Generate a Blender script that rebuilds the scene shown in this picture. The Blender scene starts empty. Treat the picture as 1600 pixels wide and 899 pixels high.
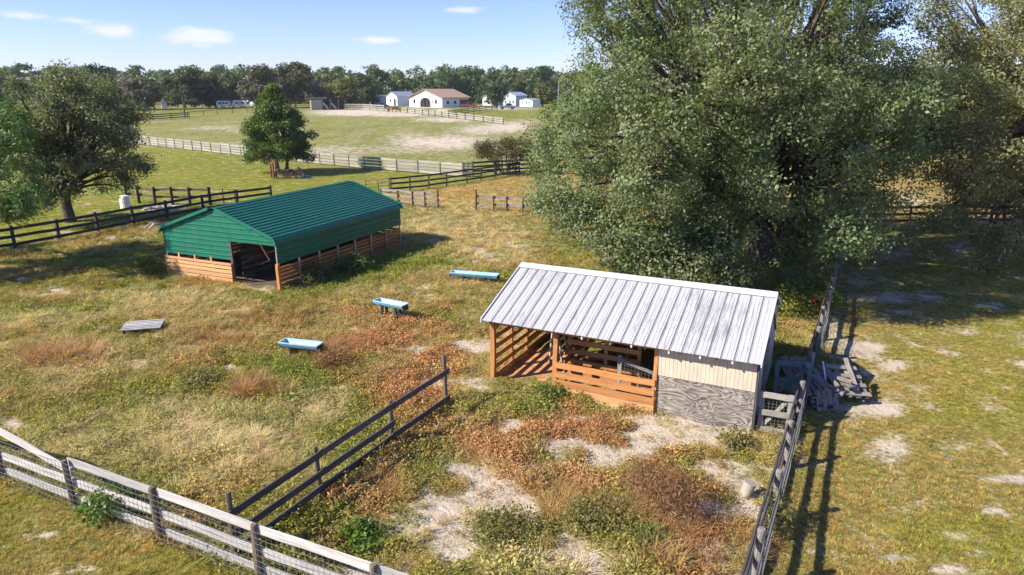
import bpy, bmesh, math, random
import numpy as np
from mathutils import Vector, Matrix
random.seed(7); RNG = np.random.default_rng(11)
SC = bpy.context.scene
COL = SC.collection
# ------------------------------------------------------------------ camera, sky, sun, exposure
H = 8.5; F = 1067.0; TH = math.radians(16.18)
cam = bpy.data.cameras.new('camera'); cam.sensor_width = 36; cam.lens = F / 1600 * 36; cam.clip_end = 6000; cam.clip_start = 0.1
camo = bpy.data.objects.new('camera', cam); COL.objects.link(camo)
camo.location = (0, 0, H); camo.rotation_euler = (math.pi / 2 - TH, 0, 0); SC.camera = camo
SUN_EL = math.radians(37); SHADOW_AZ = math.radians(20)          # shadows run towards +x, a little away from the camera
sun = bpy.data.lights.new('sun', 'SUN'); sun.energy = 4.4; sun.angle = math.radians(0.55); sun.color = (1, 0.92, 0.80)
suno = bpy.data.objects.new('sun', sun); COL.objects.link(suno)
ldir = Vector((math.cos(SHADOW_AZ) * math.cos(SUN_EL), math.sin(SHADOW_AZ) * math.cos(SUN_EL), -math.sin(SUN_EL)))
suno.rotation_euler = ldir.to_track_quat('-Z', 'Y').to_euler(); suno.location = (-30, -5, 40)
W = bpy.data.worlds.new('World'); SC.world = W; W.use_nodes = True
SC.view_settings.view_transform = 'Standard'; SC.view_settings.look = 'None'
SC.view_settings.exposure = 1.08; SC.view_settings.gamma = 1
SC.cycles.max_bounces = 6; SC.cycles.diffuse_bounces = 4; SC.cycles.glossy_bounces = 2; SC.cycles.transmission_bounces = 3
SC.cycles.use_adaptive_sampling = True; SC.cycles.adaptive_threshold = 0.02
SC.cycles.sample_clamp_indirect = 6
SC.cycles.caustics_reflective = False; SC.cycles.caustics_refractive = False

def ray(u, v):
    x = (u - 800) / F; y = (449.5 - v) / F
    return Vector((x, math.cos(TH) + y * math.sin(TH), -math.sin(TH) + y * math.cos(TH)))
def build_world():
    nt = W.node_tree; N = nt.nodes; L = nt.links
    bg = N['Background']; bg.inputs[1].default_value = 0.103
    sky = N.new('ShaderNodeTexSky'); sky.sky_type = 'NISHITA'; sky.sun_disc = False
    sky.sun_elevation = SUN_EL; sky.sun_rotation = math.atan2(-ldir.x, -ldir.y)
    sky.altitude = 0; sky.air_density = 1.0; sky.dust_density = 0.0; sky.ozone_density = 4.0
    tc = N.new('ShaderNodeTexCoord')
    no = N.new('ShaderNodeTexNoise'); no.inputs['Scale'].default_value = 26; no.inputs['Detail'].default_value = 6; no.inputs['Roughness'].default_value = 0.6
    mp = N.new('ShaderNodeMapping'); mp.inputs['Scale'].default_value = (1, 1, 2.6)
    L.new(tc.outputs['Generated'], mp.inputs[0]); L.new(mp.outputs[0], no.inputs['Vector'])
    def math_(op, a, b=None):
        m = N.new('ShaderNodeMath'); m.operation = op
        for i, k in enumerate((a, b)):
            if k is None: continue
            if isinstance(k, (int, float)): m.inputs[i].default_value = k
            else: L.new(k, m.inputs[i])
        return m.outputs[0]
    acc = None
    # wispy fair-weather clouds: direction, half width, half height, density (some stand outside the frame too)
    cl = [(176, 49, 58, 15, 1.0), (306, 57, 62, 17, 1.25), (588, 62, 44, 9, 0.95), (35, 24, 48, 9, .75), (118, 33, 52, 8, .7), (725, 16, 44, 8, .7), (436, 45, 44, 8, .5), (215, 78, 30, 6, .45),
          (-320, -40, 60, 16, 1.0), (-700, 20, 50, 12, .9), (2100, 10, 60, 14, 1.0), (1500, -260, 70, 18, 1.0), (420, -300, 60, 18, .9)]
    for (u, v, ru, rv, s) in cl:
        c = ray(u, v).normalized(); k = 1 / ray(u, v).length
        a = N.new('ShaderNodeVectorMath'); a.operation = 'SUBTRACT'; L.new(tc.outputs['Generated'], a.inputs[0]); a.inputs[1].default_value = c
        b = N.new('ShaderNodeVectorMath'); b.operation = 'MULTIPLY'; L.new(a.outputs[0], b.inputs[0])
        b.inputs[1].default_value = (F / ru / k, F / ru / k, F / rv / k)
        ln = N.new('ShaderNodeVectorMath'); ln.operation = 'LENGTH'; L.new(b.outputs[0], ln.inputs[0])
        m = math_('MULTIPLY', math_('MAXIMUM', math_('SUBTRACT', 1.25, ln.outputs['Value']), 0.0), s)
        acc = m if acc is None else math_('MAXIMUM', acc, m)
    d = math_('ADD', acc, math_('MULTIPLY', math_('SUBTRACT', no.outputs['Fac'], 0.55), 2.2))
    d = math_('MULTIPLY', d, math_('MINIMUM', math_('MULTIPLY', acc, 2.5), 1.0))
    mr = N.new('ShaderNodeMapRange'); mr.interpolation_type = 'SMOOTHSTEP'; L.new(d, mr.inputs[0]); mr.inputs[1].default_value = 0.1; mr.inputs[2].default_value = 1.1; mr.inputs[4].default_value = 0.9
    mix = N.new('ShaderNodeMix'); mix.data_type = 'RGBA'; L.new(mr.outputs[0], mix.inputs[0])
    tn = N.new('ShaderNodeMix'); tn.data_type = 'RGBA'; tn.blend_type = 'MULTIPLY'; tn.inputs[0].default_value = 1; L.new(sky.outputs[0], tn.inputs[6]); tn.inputs[7].default_value = (.66, .655, .98, 1)
    L.new(tn.outputs[2], mix.inputs[6]); mix.inputs[7].default_value = (4.5, 4.6, 4.75, 1)
    L.new(mix.outputs[2], bg.inputs[0])
build_world()

# ------------------------------------------------------------------ terrain height and unprojection
def _hash(ix, iy, seed):
    n = (ix * 374761393 + iy * 668265263 + seed * 2147483647) & 0xFFFFFFFF
    n = ((n ^ (n >> 13)) * 1274126177) & 0xFFFFFFFF
    return ((n ^ (n >> 16)) & 0xFFFF) / 65535.0
def vnoise(x, y, seed=0):
    x = np.asarray(x, float); y = np.asarray(y, float)
    ix = np.floor(x).astype(np.int64); iy = np.floor(y).astype(np.int64)
    fx = x - ix; fy = y - iy; fx = fx * fx * (3 - 2 * fx); fy = fy * fy * (3 - 2 * fy)
    a = _hash(ix, iy, seed); b = _hash(ix + 1, iy, seed); c = _hash(ix, iy + 1, seed); d = _hash(ix + 1, iy + 1, seed)
    return (a * (1 - fx) + b * fx) * (1 - fy) + (c * (1 - fx) + d * fx) * fy
def fbm(x, y, s, seed=0, o=4):
    t = 0; a = 0.5; w = 0
    for k in range(o):
        t = t + a * vnoise(x * s + 17.3 * k, y * s - 9.1 * k, seed + k); w += a; a *= 0.5; s *= 2.05
    return t / w
def sstep(a, b, x):
    t = np.clip((np.asarray(x, float) - a) / (b - a), 0, 1); return t * t * (3 - 2 * t)
def gz(x, y):
    x = np.asarray(x, float); y = np.asarray(y, float)
    near = sstep(2, 9, y) * (1 - sstep(60, 90, y))
    return 2.6 * sstep(70, 235, y) + near * (0.14 * (fbm(x, y, 0.22, 3, 2) - 0.5) + 0.10 * (fbm(x, y, 0.9, 5, 2) - 0.5)) \
        + 0.5 * sstep(80, 130, y) * (fbm(x, y, 0.03, 8, 2) - 0.5)
def P(u, v):
    """ground point seen at photo pixel u, v"""
    d = ray(u, v); z = 0.0; p = None
    for _ in range(80):
        t = (z - H) / d.z; p = Vector((d.x * t, d.y * t, 0)); z = 0.5 * z + 0.5 * float(gz(p.x, p.y))
    p.z = z; return p
def Pd(u, v, Y):
    d = ray(u, v); return Vector((0, 0, H)) + d * (Y / d.y)
def pix(x, y, z):
    zz = np.asarray(z) - H; fy = np.asarray(y) * math.cos(TH) - zz * math.sin(TH); up = np.asarray(y) * math.sin(TH) + zz * math.cos(TH)
    fy = np.where(fy < 0.5, 0.5, fy)
    return 800 + F * np.asarray(x) / fy, 449.5 - F * up / fy

# ------------------------------------------------------------------ object helpers
def tag(o, label=None, cat=None, group=None, kind=None):
    if label: o['label'] = label
    if cat: o['category'] = cat
    if group: o['group'] = group
    if kind: o['kind'] = kind
    return o
def thing(name, label, cat, loc=(0, 0, 0), rz=0, group=None):
    o = bpy.data.objects.new(name, None); COL.objects.link(o); o.empty_display_size = 0.2
    o.location = loc; o.rotation_euler = (0, 0, rz); return tag(o, label, cat, group)
def link(name, me, mat, parent=None):
    o = bpy.data.objects.new(name, me); COL.objects.link(o)
    if mat is not None and len(me.materials) == 0: me.materials.append(mat)
    if parent is not None: o.parent = parent
    return o
class MB:
    def __init__(s): s.v = []; s.f = []
    def add(s, vs, fs):
        n = len(s.v); s.v += [tuple(p) for p in vs]; s.f += [tuple(i + n for i in f) for f in fs]; return s
    def box(s, x0, x1, y0, y1, z0, z1):
        return s.add([(x0, y0, z0), (x1, y0, z0), (x1, y1, z0), (x0, y1, z0), (x0, y0, z1), (x1, y0, z1), (x1, y1, z1), (x0, y1, z1)],
                     [(3, 2, 1, 0), (4, 5, 6, 7), (0, 1, 5, 4), (1, 2, 6, 5), (2, 3, 7, 6), (3, 0, 4, 7)])
    def tube(s, pts, rs, n=8, cap=True):
        pts = [Vector(p) for p in pts]
        if isinstance(rs, (int, float)): rs = [rs] * len(pts)
        base = len(s.v); prev = None
        for i, p in enumerate(pts):
            d = (pts[min(i + 1, len(pts) - 1)] - pts[max(i - 1, 0)]).normalized()
            if prev is None: prev = d.orthogonal()
            a = (prev - d * prev.dot(d)).normalized(); prev = a; b = d.cross(a)
            for k in range(n):
                t = 2 * math.pi * k / n; s.v.append(tuple(p + (a * math.cos(t) + b * math.sin(t)) * rs[i]))
        for i in range(len(pts) - 1):
            for k in range(n):
                q = base + i * n; s.f.append((q + k, q + (k + 1) % n, q + n + (k + 1) % n, q + n + k))
        if cap:
            s.f.append(tuple(base + k for k in range(n))[::-1]); e = base + (len(pts) - 1) * n; s.f.append(tuple(e + k for k in range(n)))
        return s
    def prism(s, prof, axis, a0, a1):
        """closed profile (pairs) swept along axis 'x' or 'y'"""
        n = len(prof); vs = []
        for a in (a0, a1):
            for (p, q) in prof: vs.append((a, p, q) if axis == 'x' else (p, a, q))
        fs = [tuple(range(n))[::-1], tuple(range(n, 2 * n))] + [(k, (k + 1) % n, n + (k + 1) % n, n + k) for k in range(n)]
        return s.add(vs, fs)
    def mesh(s, name):
        me = bpy.data.meshes.new(name); me.from_pydata(s.v, [], s.f); 
        bm = bmesh.new(); bm.from_mesh(me); bmesh.ops.recalc_face_normals(bm, faces=bm.faces); bm.to_mesh(me); bm.free(); return me
    def build(s, name, mat, parent=None, smooth=False):
        me = s.mesh(name)
        if smooth: me.shade_smooth()
        return link(name, me, mat, parent)
# unit boards (length x, thickness y, width z) with a little warp, shared by every plank
_UB = {}
def unit_board(mat):
    k = random.randrange(5); key = (mat.name, k)
    if key not in _UB:
        r = random.Random(k * 31 + 5); m = MB(); n = 5; vs = []
        for i in range(n + 1):
            x = i / n - 0.5; w = r.uniform(-.05, .05) if 0 < i < n else 0; b = r.uniform(-.14, .14) if 0 < i < n else 0; c = r.uniform(-.04, .04)
            vs += [(x, -.5 + b, -.5 + w), (x, .5 + b, -.5 + w + c), (x, .5 + b, .5 + w), (x, -.5 + b, .5 + w - c)]
        fs = [(3, 2, 1, 0), (4 * n, 4 * n + 1, 4 * n + 2, 4 * n + 3)]
        for i in range(n):
            q = 4 * i; fs += [(q + j, q + (j + 1) % 4, q + 4 + (j + 1) % 4, q + 4 + j) for j in range(4)]
        m.add(vs, fs); me = m.mesh('board'); me.materials.append(mat); _UB[key] = me
    return _UB[key]
def board(name, p0, p1, w, t, mat, parent, up=(0, 0, 1)):
    """a plank from p0 to p1 in the parent's own coordinates"""
    p0 = Vector(p0); p1 = Vector(p1); d = p1 - p0; L = d.length; x = d / L; up = Vector(up)
    y = up.cross(x)
    if y.length < 1e-4: y = Vector((0, 1, 0)).cross(x)
    y.normalize(); z = x.cross(y)
    M = Matrix(((x.x, y.x, z.x), (x.y, y.y, z.y), (x.z, y.z, z.z))).to_4x4() @ Matrix.Diagonal((L, t, w, 1))
    M.translation = (p0 + p1) / 2
    o = link(name, unit_board(mat), mat, parent); o.matrix_basis = M; return o
_UP = {}
def unit_post(mat, rnd):
    key = (mat.name, rnd)
    if key not in _UP:
        m = MB(); n = 10 if rnd else 4; ring = []
        for (z, r) in ((0, 1), (.5, 1.02), (.985, .96), (1, .8)):
            for k in range(n):
                a = 2 * math.pi * (k + .5) / n; rr = r * (1 if rnd else math.sqrt(2)); m.v.append((rr * math.cos(a), rr * math.sin(a), z))
        for i in range(3): m.f += [(i * n + k, i * n + (k + 1) % n, (i + 1) * n + (k + 1) % n, (i + 1) * n + k) for k in range(n)]
        m.f.append(tuple(3 * n + k for k in range(n))); m.f.append(tuple(range(n))[::-1])
        me = m.mesh('post'); me.materials.append(mat); _UP[key] = me
    return _UP[key]
def post(name, p, h, r, mat, parent, rnd=True, lean=0.02, rz=0.0):
    o = link(name, unit_post(mat, rnd), mat, parent); o.location = p; o.scale = (r, r, h)
    o.rotation_euler = (random.uniform(-lean, lean), random.uniform(-lean, lean), rz if not rnd else random.uniform(0, 6)); return o

# ------------------------------------------------------------------ materials
def newmat(name):
    m = bpy.data.materials.new(name); m.use_nodes = True; nt = m.node_tree
    return m, nt.nodes, nt.links, nt.nodes['Principled BSDF']
def ramp(N, L, fac, stops):
    r = N.new('ShaderNodeValToRGB'); e = r.color_ramp.elements
    while len(e) < len(stops): e.new(0.5)
    for k, (p, c) in enumerate(stops): e[k].position = p; e[k].color = (*c, 1)
    L.new(fac, r.inputs[0]); return r.outputs[0]
def tex(N, L, scale, detail=4, rough=.6, coord='Object', sc=(1, 1, 1), dist=0.0, vec=None):
    t = N.new('ShaderNodeTexNoise'); t.inputs['Scale'].default_value = scale; t.inputs['Detail'].default_value = detail; t.inputs['Roughness'].default_value = rough; t.inputs['Distortion'].default_value = dist
    mp = N.new('ShaderNodeMapping'); mp.inputs['Scale'].default_value = sc
    if vec is None:
        tc = N.new('ShaderNodeTexCoord'); vec = tc.outputs[coord]
    L.new(vec, mp.inputs[0]); L.new(mp.outputs[0], t.inputs['Vector']); return t.outputs['Fac']
def mul(N, L, a, b, fac=1.0, mode='MULTIPLY'):
    m = N.new('ShaderNodeMix'); m.data_type = 'RGBA'; m.blend_type = mode
    if isinstance(fac, (int, float)): m.inputs[0].default_value = fac
    else: L.new(fac, m.inputs[0])
    for i, k in ((6, a), (7, b)):
        if isinstance(k, tuple): m.inputs[i].default_value = (*k, 1)
        else: L.new(k, m.inputs[i])
    return m.outputs[2]
def bump(N, L, B, fac, st=.3, dist=.02):
    b = N.new('ShaderNodeBump'); b.inputs['Strength'].default_value = st; b.inputs['Distance'].default_value = dist; L.new(fac, b.inputs['Height']); L.new(b.outputs[0], B.inputs['Normal'])
def wood(name, c0, c1, dark, rough=.85, grain=14, blotch=.5):
    """plank wood: grain runs along the object's x axis; each plank shifts by its own random"""
    m, N, L, B = newmat(name)
    oi = N.new('ShaderNodeObjectInfo'); tc = N.new('ShaderNodeTexCoord')
    add = N.new('ShaderNodeVectorMath'); add.operation = 'ADD'; L.new(tc.outputs['Object'], add.inputs[0])
    sc = N.new('ShaderNodeMath'); sc.operation = 'MULTIPLY'; sc.inputs[1].default_value = 37; L.new(oi.outputs['Random'], sc.inputs[0]); L.new(sc.outputs[0], add.inputs[1])
    g = tex(N, L, grain, 5, .65, sc=(.25, 1, 1), dist=.6, vec=add.outputs[0])
    col = ramp(N, L, g, [(.25, dark), (.45, c0), (.75, c1)])
    bl = tex(N, L, 2.5, 3, .6, vec=add.outputs[0])
    bc = ramp(N, L, bl, [(.3, (1 - blotch,) * 3), (.65, (1, 1, 1))])
    col = mul(N, L, col, bc)
    rv = ramp(N, L, oi.outputs['Random'], [(0, (.74, .74, .74)), (1, (1.15, 1.12, 1.08))])
    col = mul(N, L, col, rv); L.new(col, B.inputs['Base Color']); B.inputs['Roughness'].default_value = rough
    bump(N, L, B, g, .35, .01); return m
def plain(name, c, rough=.6, metal=0, var=.25, scale=3.0, sc=(1, 1, 1), dirt=None, coord='Object'):
    m, N, L, B = newmat(name)
    g = tex(N, L, scale, 5, .65, sc=sc, coord=coord)
    col = mul(N, L, c, ramp(N, L, g, [(.3, (1 - var,) * 3), (.7, (1 + var * .3,) * 3)]))
    if dirt:
        d = tex(N, L, scale * 2.3, 6, .7, sc=sc, coord=coord)
        col = mul(N, L, col, dirt, fac=ramp(N, L, d, [(.52, (0, 0, 0)), (.7, (.7, .7, .7))]), mode='MIX')
    L.new(col, B.inputs['Base Color']); B.inputs['Roughness'].default_value = rough; B.inputs['Metallic'].default_value = metal
    bump(N, L, B, g, .12, .01); return m
def leafmat(name, trans=.25, rough=.5, attr='col', typ='GEOMETRY', spec=.5):
    m, N, L, B = newmat(name)
    a = N.new('ShaderNodeAttribute'); a.attribute_name = attr; a.attribute_type = typ
    L.new(a.outputs['Color'], B.inputs['Base Color']); B.inputs['Roughness'].default_value = rough; B.inputs['Specular IOR Level'].default_value = spec
    t = N.new('ShaderNodeBsdfTranslucent'); tc = mul(N, L, a.outputs['Color'], (1.25, 1.2, .6)); L.new(tc, t.inputs[0])
    mx = N.new('ShaderNodeMixShader'); mx.inputs[0].default_value = trans; L.new(B.outputs[0], mx.inputs[1]); L.new(t.outputs[0], mx.inputs[2])
    L.new(mx.outputs[0], N['Material Output'].inputs[0]); return m
M = {}
M['leaf'] = leafmat('leaf', .42, .5, spec=.4); M['needle'] = leafmat('needle', .15, .6)
M['tuft'] = leafmat('grass_blade', .35, .7, 'tint', 'INSTANCER', .2)
M['bark'] = plain('bark', (.115, .09, .07), .95, var=.55, scale=5, sc=(1, 1, .25))
M['orange'] = wood('stained_pine', (.50, .215, .065), (.66, .32, .115), (.28, .11, .035), blotch=.3)
M['orange2'] = wood('pale_stained_pine', (.62, .34, .15), (.72, .42, .20), (.42, .21, .085), blotch=.22)
M['grey'] = wood('weathered_wood', (.26, .235, .205), (.42, .39, .35), (.10, .085, .075))
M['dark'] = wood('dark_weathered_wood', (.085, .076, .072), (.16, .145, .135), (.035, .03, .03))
M['black'] = wood('black_painted_wood', (.034, .034, .036), (.075, .071, .068), (.018, .017, .017))
M['white'] = wood('flaking_white_wood', (.52, .50, .47), (.66, .65, .62), (.24, .215, .19), blotch=.35)
M['whitef'] = wood('pale_fence_wood', (.36, .34, .295), (.49, .47, .415), (.22, .20, .17), blotch=.3)
M['postw'] = wood('round_post_wood', (.17, .13, .09), (.30, .24, .17), (.07, .055, .04), grain=7)
M['brownf'] = wood('brown_fence_wood', (.15, .105, .075), (.24, .18, .13), (.06, .045, .035))
M['galv'] = plain('galvanised_steel', (.42, .44, .46), .45, .7, .3)
M['wire'] = plain('fence_wire', (.30, .30, .29), .5, .6, .2)
M['blue'] = plain('blue_plastic', (.17, .42, .60), .45, 0, .25, 4, dirt=(.30, .36, .36))
M['bluein'] = plain('pale_blue_plastic', (.36, .60, .74), .5, 0, .2, 4, dirt=(.40, .42, .38))
M['blackp'] = plain('black_rubber', (.025, .025, .028), .6, 0, .3)
M['whitep'] = plain('white_paint', (.78, .78, .76), .6, 0, .1, 2)
M['glass_and_shade'] = plain('dark_glass_and_opening_shade', (.02, .025, .03), .12, 0, .1)  # window glass, and the painted shade inside far open doorways
M['teal'] = plain('faded_teal_paint', (.10, .20, .21), .7, 0, .4, 5, dirt=(.25, .24, .22))
M['rust'] = plain('rust', (.24, .09, .05), .85, 0, .45, 6)
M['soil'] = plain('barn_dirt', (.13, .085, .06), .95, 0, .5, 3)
M['straw'] = plain('orange_bedding', (.58, .28, .12), .95, 0, .5, 6)
M['stone'] = plain('pale_stone', (.50, .44, .36), .9, 0, .35, 4)
M['cream'] = plain('cream_plastic', (.40, .36, .29), .6, 0, .2)
M['red'] = plain('red_paint', (.35, .04, .04), .4, 0, .2)
# ------------------------------------------------------------------ the world plan: fence lines that bound the zones
def lerp(a, b, t): return a + (b - a) * t
FA = P(117.6, 795.6); FB = P(250, 846.5); FD = (FB - FA)           # front fence posts two and three
RA = P(1184, 899); RB_ = P(1240, 690); RD = (RB_ - RA).normalized()  # right-hand fence
CA = P(502, 777); CB = P(698, 634); CD = (CB - CA)
def side(p, d, x, y): return d.x * (y - p.y) - d.y * (x - p.x)       # >0 left of the line
def poly(u, v, pts):
    inside = np.zeros(u.shape, bool); n = len(pts)
    for i in range(n):
        x0, y0 = pts[i]; x1, y1 = pts[(i + 1) % n]
        if y0 == y1: continue
        c = ((y0 > v) != (y1 > v)) & (u < (x1 - x0) * (v - y0) / (y1 - y0) + x0); inside ^= c
    return inside
LAWN = [(-3000, 420), (0, 389), (93, 376), (154, 362), (262, 342), (380, 322), (560, 300), (612, 301), (698, 291), (812, 272), (745, 272), (500, 257), (235, 228), (-3000, 200)]
PADD = [(-3000, 200), (235, 228), (500, 257), (745, 272), (900, 268), (905, 205), (786, 192), (640, 174), (480, 168), (300, 180), (190, 190), (-3000, 190)]
GOLD = [(600, 308), (698, 291), (812, 273), (1100, 262), (2400, 235), (4000, 345), (1300, 350), (830, 330), (745, 327), (640, 324)]
SAND = [(1500, 690, 50, 10, .35), (1450, 790, 40, 10, .35), (1330, 820, 40, 8, .3), (1560, 640, 30, 6, .4), (1410, 620, 40, 8, .45), (1090, 686, 125, 22, 1), (1000, 655, 60, 10, .9), (1120, 735, 70, 30, .75), (1160, 765, 45, 40, .7), (1030, 745, 30, 12, .8), (710, 850, 55, 42, .9), (640, 880, 40, 20, .5), (780, 775, 28, 12, .8),
    (885, 727, 18, 9, .7), (725, 700, 16, 8, .5), (650, 548, 32, 10, .8), (742, 542, 38, 16, .95), (715, 655, 34, 12, .6), (690, 600, 55, 14, .6), (745, 600, 30, 20, .7), (640, 480, 40, 8, .4), (360, 576, 26, 7, .8),
    (18, 665, 24, 13, 1), (215, 566, 34, 6, .7), (525, 608, 30, 8, .6), (470, 640, 30, 8, .45), (1345, 548, 42, 18, 1), (1390, 572, 28, 9, .9), (1372, 640, 56, 15, .9), (1390, 705, 36, 22, .75), (1320, 650, 40, 22, .6), (1572, 750, 36, 7, .9),
    (1480, 890, 36, 12, .8), (1405, 873, 34, 8, .7), (1552, 800, 24, 7, .7), (70, 836, 14, 6, .8), (130, 890, 20, 7, .8), (1300, 520, 25, 35, .5), (1490, 840, 20, 8, .5), (1440, 640, 60, 8, .4), (60, 460, 60, 9, .5), (35, 437, 14, 4, .8),
    (420, 450, 50, 6, .6), (1400, 465, 90, 12, .55), (1340, 440, 60, 12, .4), (1000, 770, 20, 14, .5), (880, 800, 18, 10, .4), (1180, 720, 20, 60, .45), (820, 790, 30, 20, .4), (690, 760, 30, 14, .4), (930, 850, 26, 12, .4),
    (690, 223, 85, 12, .95), (640, 213, 40, 7, .5), (755, 203, 55, 9, .7), (560, 176, 75, 5.5, 1.3), (620, 179, 60, 4, 1.1), (700, 187, 60, 4.5, .9), (790, 199, 40, 9, 1.0), (520, 237, 60, 5, .55), (690, 173, 18, 3, .9), (665, 167, 26, 2.4, 1.2), (530, 232, 60, 4, .5), (620, 235, 120, 8, .35),
    (330, 200, 40, 4, .6), (400, 205, 70, 4, .5), (775, 232, 30, 6, .7), (820, 190, 40, 5, .4), (250, 324, 42, 6, .9), (780, 170, 60, 2.5, .8)]
RED = [(760, 690, 90, 26, .6), (900, 720, 110, 30, .55), (720, 740, 70, 30, .4), (840, 760, 70, 22, .4), (1060, 700, 50, 16, .45), (680, 520, 60, 16, .6), (450, 530, 60, 14, .3), (880, 672, 105, 32, 1), (960, 690, 80, 24, .8), (640, 610, 70, 46, 1), (590, 535, 70, 24, 1), (680, 565, 60, 24, .8), (555, 492, 46, 9, .7), (1020, 718, 46, 18, .6), (790, 715, 60, 22, .55), (700, 660, 60, 20, .5), (620, 505, 50, 10, .9), (690, 480, 30, 8, .6), (860, 640, 80, 16, .4), (640, 655, 40, 16, .5), (930, 760, 60, 20, .3)]
BROWN = [(960, 800, 60, 40, .4), (700, 800, 60, 40, .35), (620, 760, 40, 40, .3), (1045, 795, 58, 46, 1), (1075, 850, 70, 40, .8), (1010, 770, 40, 26, .7), (800, 800, 90, 60, .35), (520, 555, 40, 18, .8), (400, 610, 46, 16, .8), (430, 500, 60, 16, .5), (1180, 850, 40, 50, .7), (1150, 700, 40, 20, .2), (330, 530, 60, 16, .5), (90, 560, 70, 20, .5), (870, 780, 50, 30, .4)]
TAN = [(870, 886, 110, 22, 1), (120, 575, 90, 26, .7), (300, 690, 150, 60, .6), (250, 470, 120, 16, .5), (120, 700, 110, 40, .4), (330, 740, 60, 40, .5), (700, 350, 120, 30, .5), (770, 390, 80, 30, .5), (60, 500, 90, 20, .4), (480, 640, 60, 30, .5)]
GREEN = [(1008, 843, 30, 20, 1), (180, 795, 30, 20, 1), (950, 812, 50, 36, .7), (830, 640, 46, 18, .7), (870, 716, 36, 14, .8), (935, 640, 30, 12, .6), (1150, 695, 50, 12, .6), (570, 840, 30, 26, .8), (650, 810, 26, 22, .7), (560, 720, 60, 50, .5), (660, 720, 60, 40, .5), (520, 430, 90, 24, .8), (610, 410, 100, 20, .7), (240, 418, 34, 14, .8), (450, 590, 60, 40, .6),
    (300, 600, 60, 14, .4), (780, 830, 46, 30, .6), (1240, 465, 60, 30, .8), (920, 600, 40, 10, .4), (60, 490, 60, 14, .3), (600, 690, 30, 20, .4), (1065, 735, 30, 10, .5)]
def ell(u, v, lst):
    a = np.zeros(u.shape)
    for (cu, cv, ru, rv, s) in lst: a = np.maximum(a, s * np.clip(1.35 - np.sqrt(((u - cu) / ru) ** 2 + ((v - cv) / rv) ** 2), 0, 1))
    return a
def zones(x, y):
    """what grows where: weights per ground point"""
    u, v = pix(x, y, gz(x, y)); front = y > 4
    z = {}
    jx = x + 0.5 * (fbm(x, y, 1.3, 61, 2) - .5); jy = y + 0.5 * (fbm(x, y, 1.3, 71, 2) - .5)
    z['yard'] = side(RA, RD, x, y) < 0
    z['lawnD'] = (side(FA, FD, x, y) < 0) & ~z['yard'] | (y < 4)
    z['pen'] = ~z['yard'] & ~z['lawnD'] & (side(CA, CD, x, y) < 0) & (y < 20)
    far = (v < 345)
    z['lawnE'] = front & poly(u, v, LAWN); z['padd'] = front & poly(u, v, PADD) & ~z['lawnE']; z['gold'] = front & poly(u, v, GOLD) & ~z['lawnE']
    z['beyond'] = front & (v < 190) & ~z['padd'] | (y > 240)
    ww = 0.55 + 0.9 * fbm(x, y, 0.8, 21, 3)
    vf = np.where(front, 1.0, 0.0)
    for k, l in (('sand', SAND), ('red', RED), ('brown', BROWN), ('tan', TAN), ('green', GREEN)): z[k] = ell(u, v, l) * vf * ww
    n = fbm(x, y, .55, 31, 4)
    z['sand'] = np.maximum(z['sand'], np.where(z['yard'] | z['lawnD'], .62, .5) * sstep(.60, .80, n) * (y > 4) * (y < 60))
    z['sand'] = np.where(z['pen'], np.maximum(z['sand'], sstep(.45, .63, fbm(x, y, .8, 44, 4)) * .8 * sstep(.6, 2.4, -side(CA, CD, x, y) / CD.length)), z['sand'])
    rn = fbm(x, y, .6, 91, 4); z['red'] = np.where(z['yard'] | z['lawnD'] | z['lawnE'] | z['padd'] | z['gold'] | z['beyond'], z['red'], np.maximum(z['red'], np.where(z['pen'], .7, .28) * sstep(.50, .68, rn)))
    z['mix'] = fbm(x, y, .35, 51, 4); z['mix2'] = fbm(x, y, 1.1, 57, 3); z['u'] = u; z['v'] = v
    return z
C = lambda *a: np.array(a)
cGRASS = C(.165, .182, .032); cDRY = C(.325, .25, .10); cLAWN = C(.228, .222, .042); cLAWNE = C(.205, .232, .020); cRED = C(.315, .180, .095); cBROWN = C(.29, .18, .09); cGOLD = C(.36, .245, .075)
cTAN = C(.45, .39, .245); cVIV = C(.15, .205, .04); cPADD = C(.222, .218, .040); cDGREEN = C(.085, .125, .030)
def mixc(a, b, t): return a * (1 - t[:, None]) + b * t[:, None]
def ground_col(z):
    n = len(z['mix']); t = sstep(.36, .62, z['mix']); t2 = sstep(.35, .65, z['mix2'])
    c = mixc(np.tile(cGRASS, (n, 1)), np.tile(cDRY, (n, 1)), .15 + .6 * t * (0.4 + 0.6 * t2))
    yl = mixc(np.tile(cLAWN, (n, 1)), np.tile(cDRY * .95, (n, 1)), .15 + .5 * t)
    c = np.where((z['yard'] | z['lawnD'])[:, None], yl, c)
    e = mixc(np.tile(cLAWNE, (n, 1)), np.tile(cDRY * C(.9, .9, .5), (n, 1)), .05 + .28 * t); c = np.where(z['lawnE'][:, None], e, c)
    p = mixc(np.tile(cPADD * C(.92, 1, .8), (n, 1)), np.tile(cTAN * .85, (n, 1)), .1 + .45 * t * t2); c = np.where(z['padd'][:, None], p, c)
    g = mixc(np.tile(cGOLD, (n, 1)), np.tile(cGRASS, (n, 1)), .35 * t2); c = np.where(z['gold'][:, None], g, c)
    b = mixc(np.tile(cLAWNE * .85, (n, 1)), np.tile(cDRY, (n, 1)), .3 * t); c = np.where(z['beyond'][:, None], b, c)
    for k, col in (('tan', cTAN), ('brown', cBROWN), ('red', cRED), ('green', cVIV)): c = mixc(c, col, np.clip(z[k] * 1.1, 0, .85))
    return c
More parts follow.
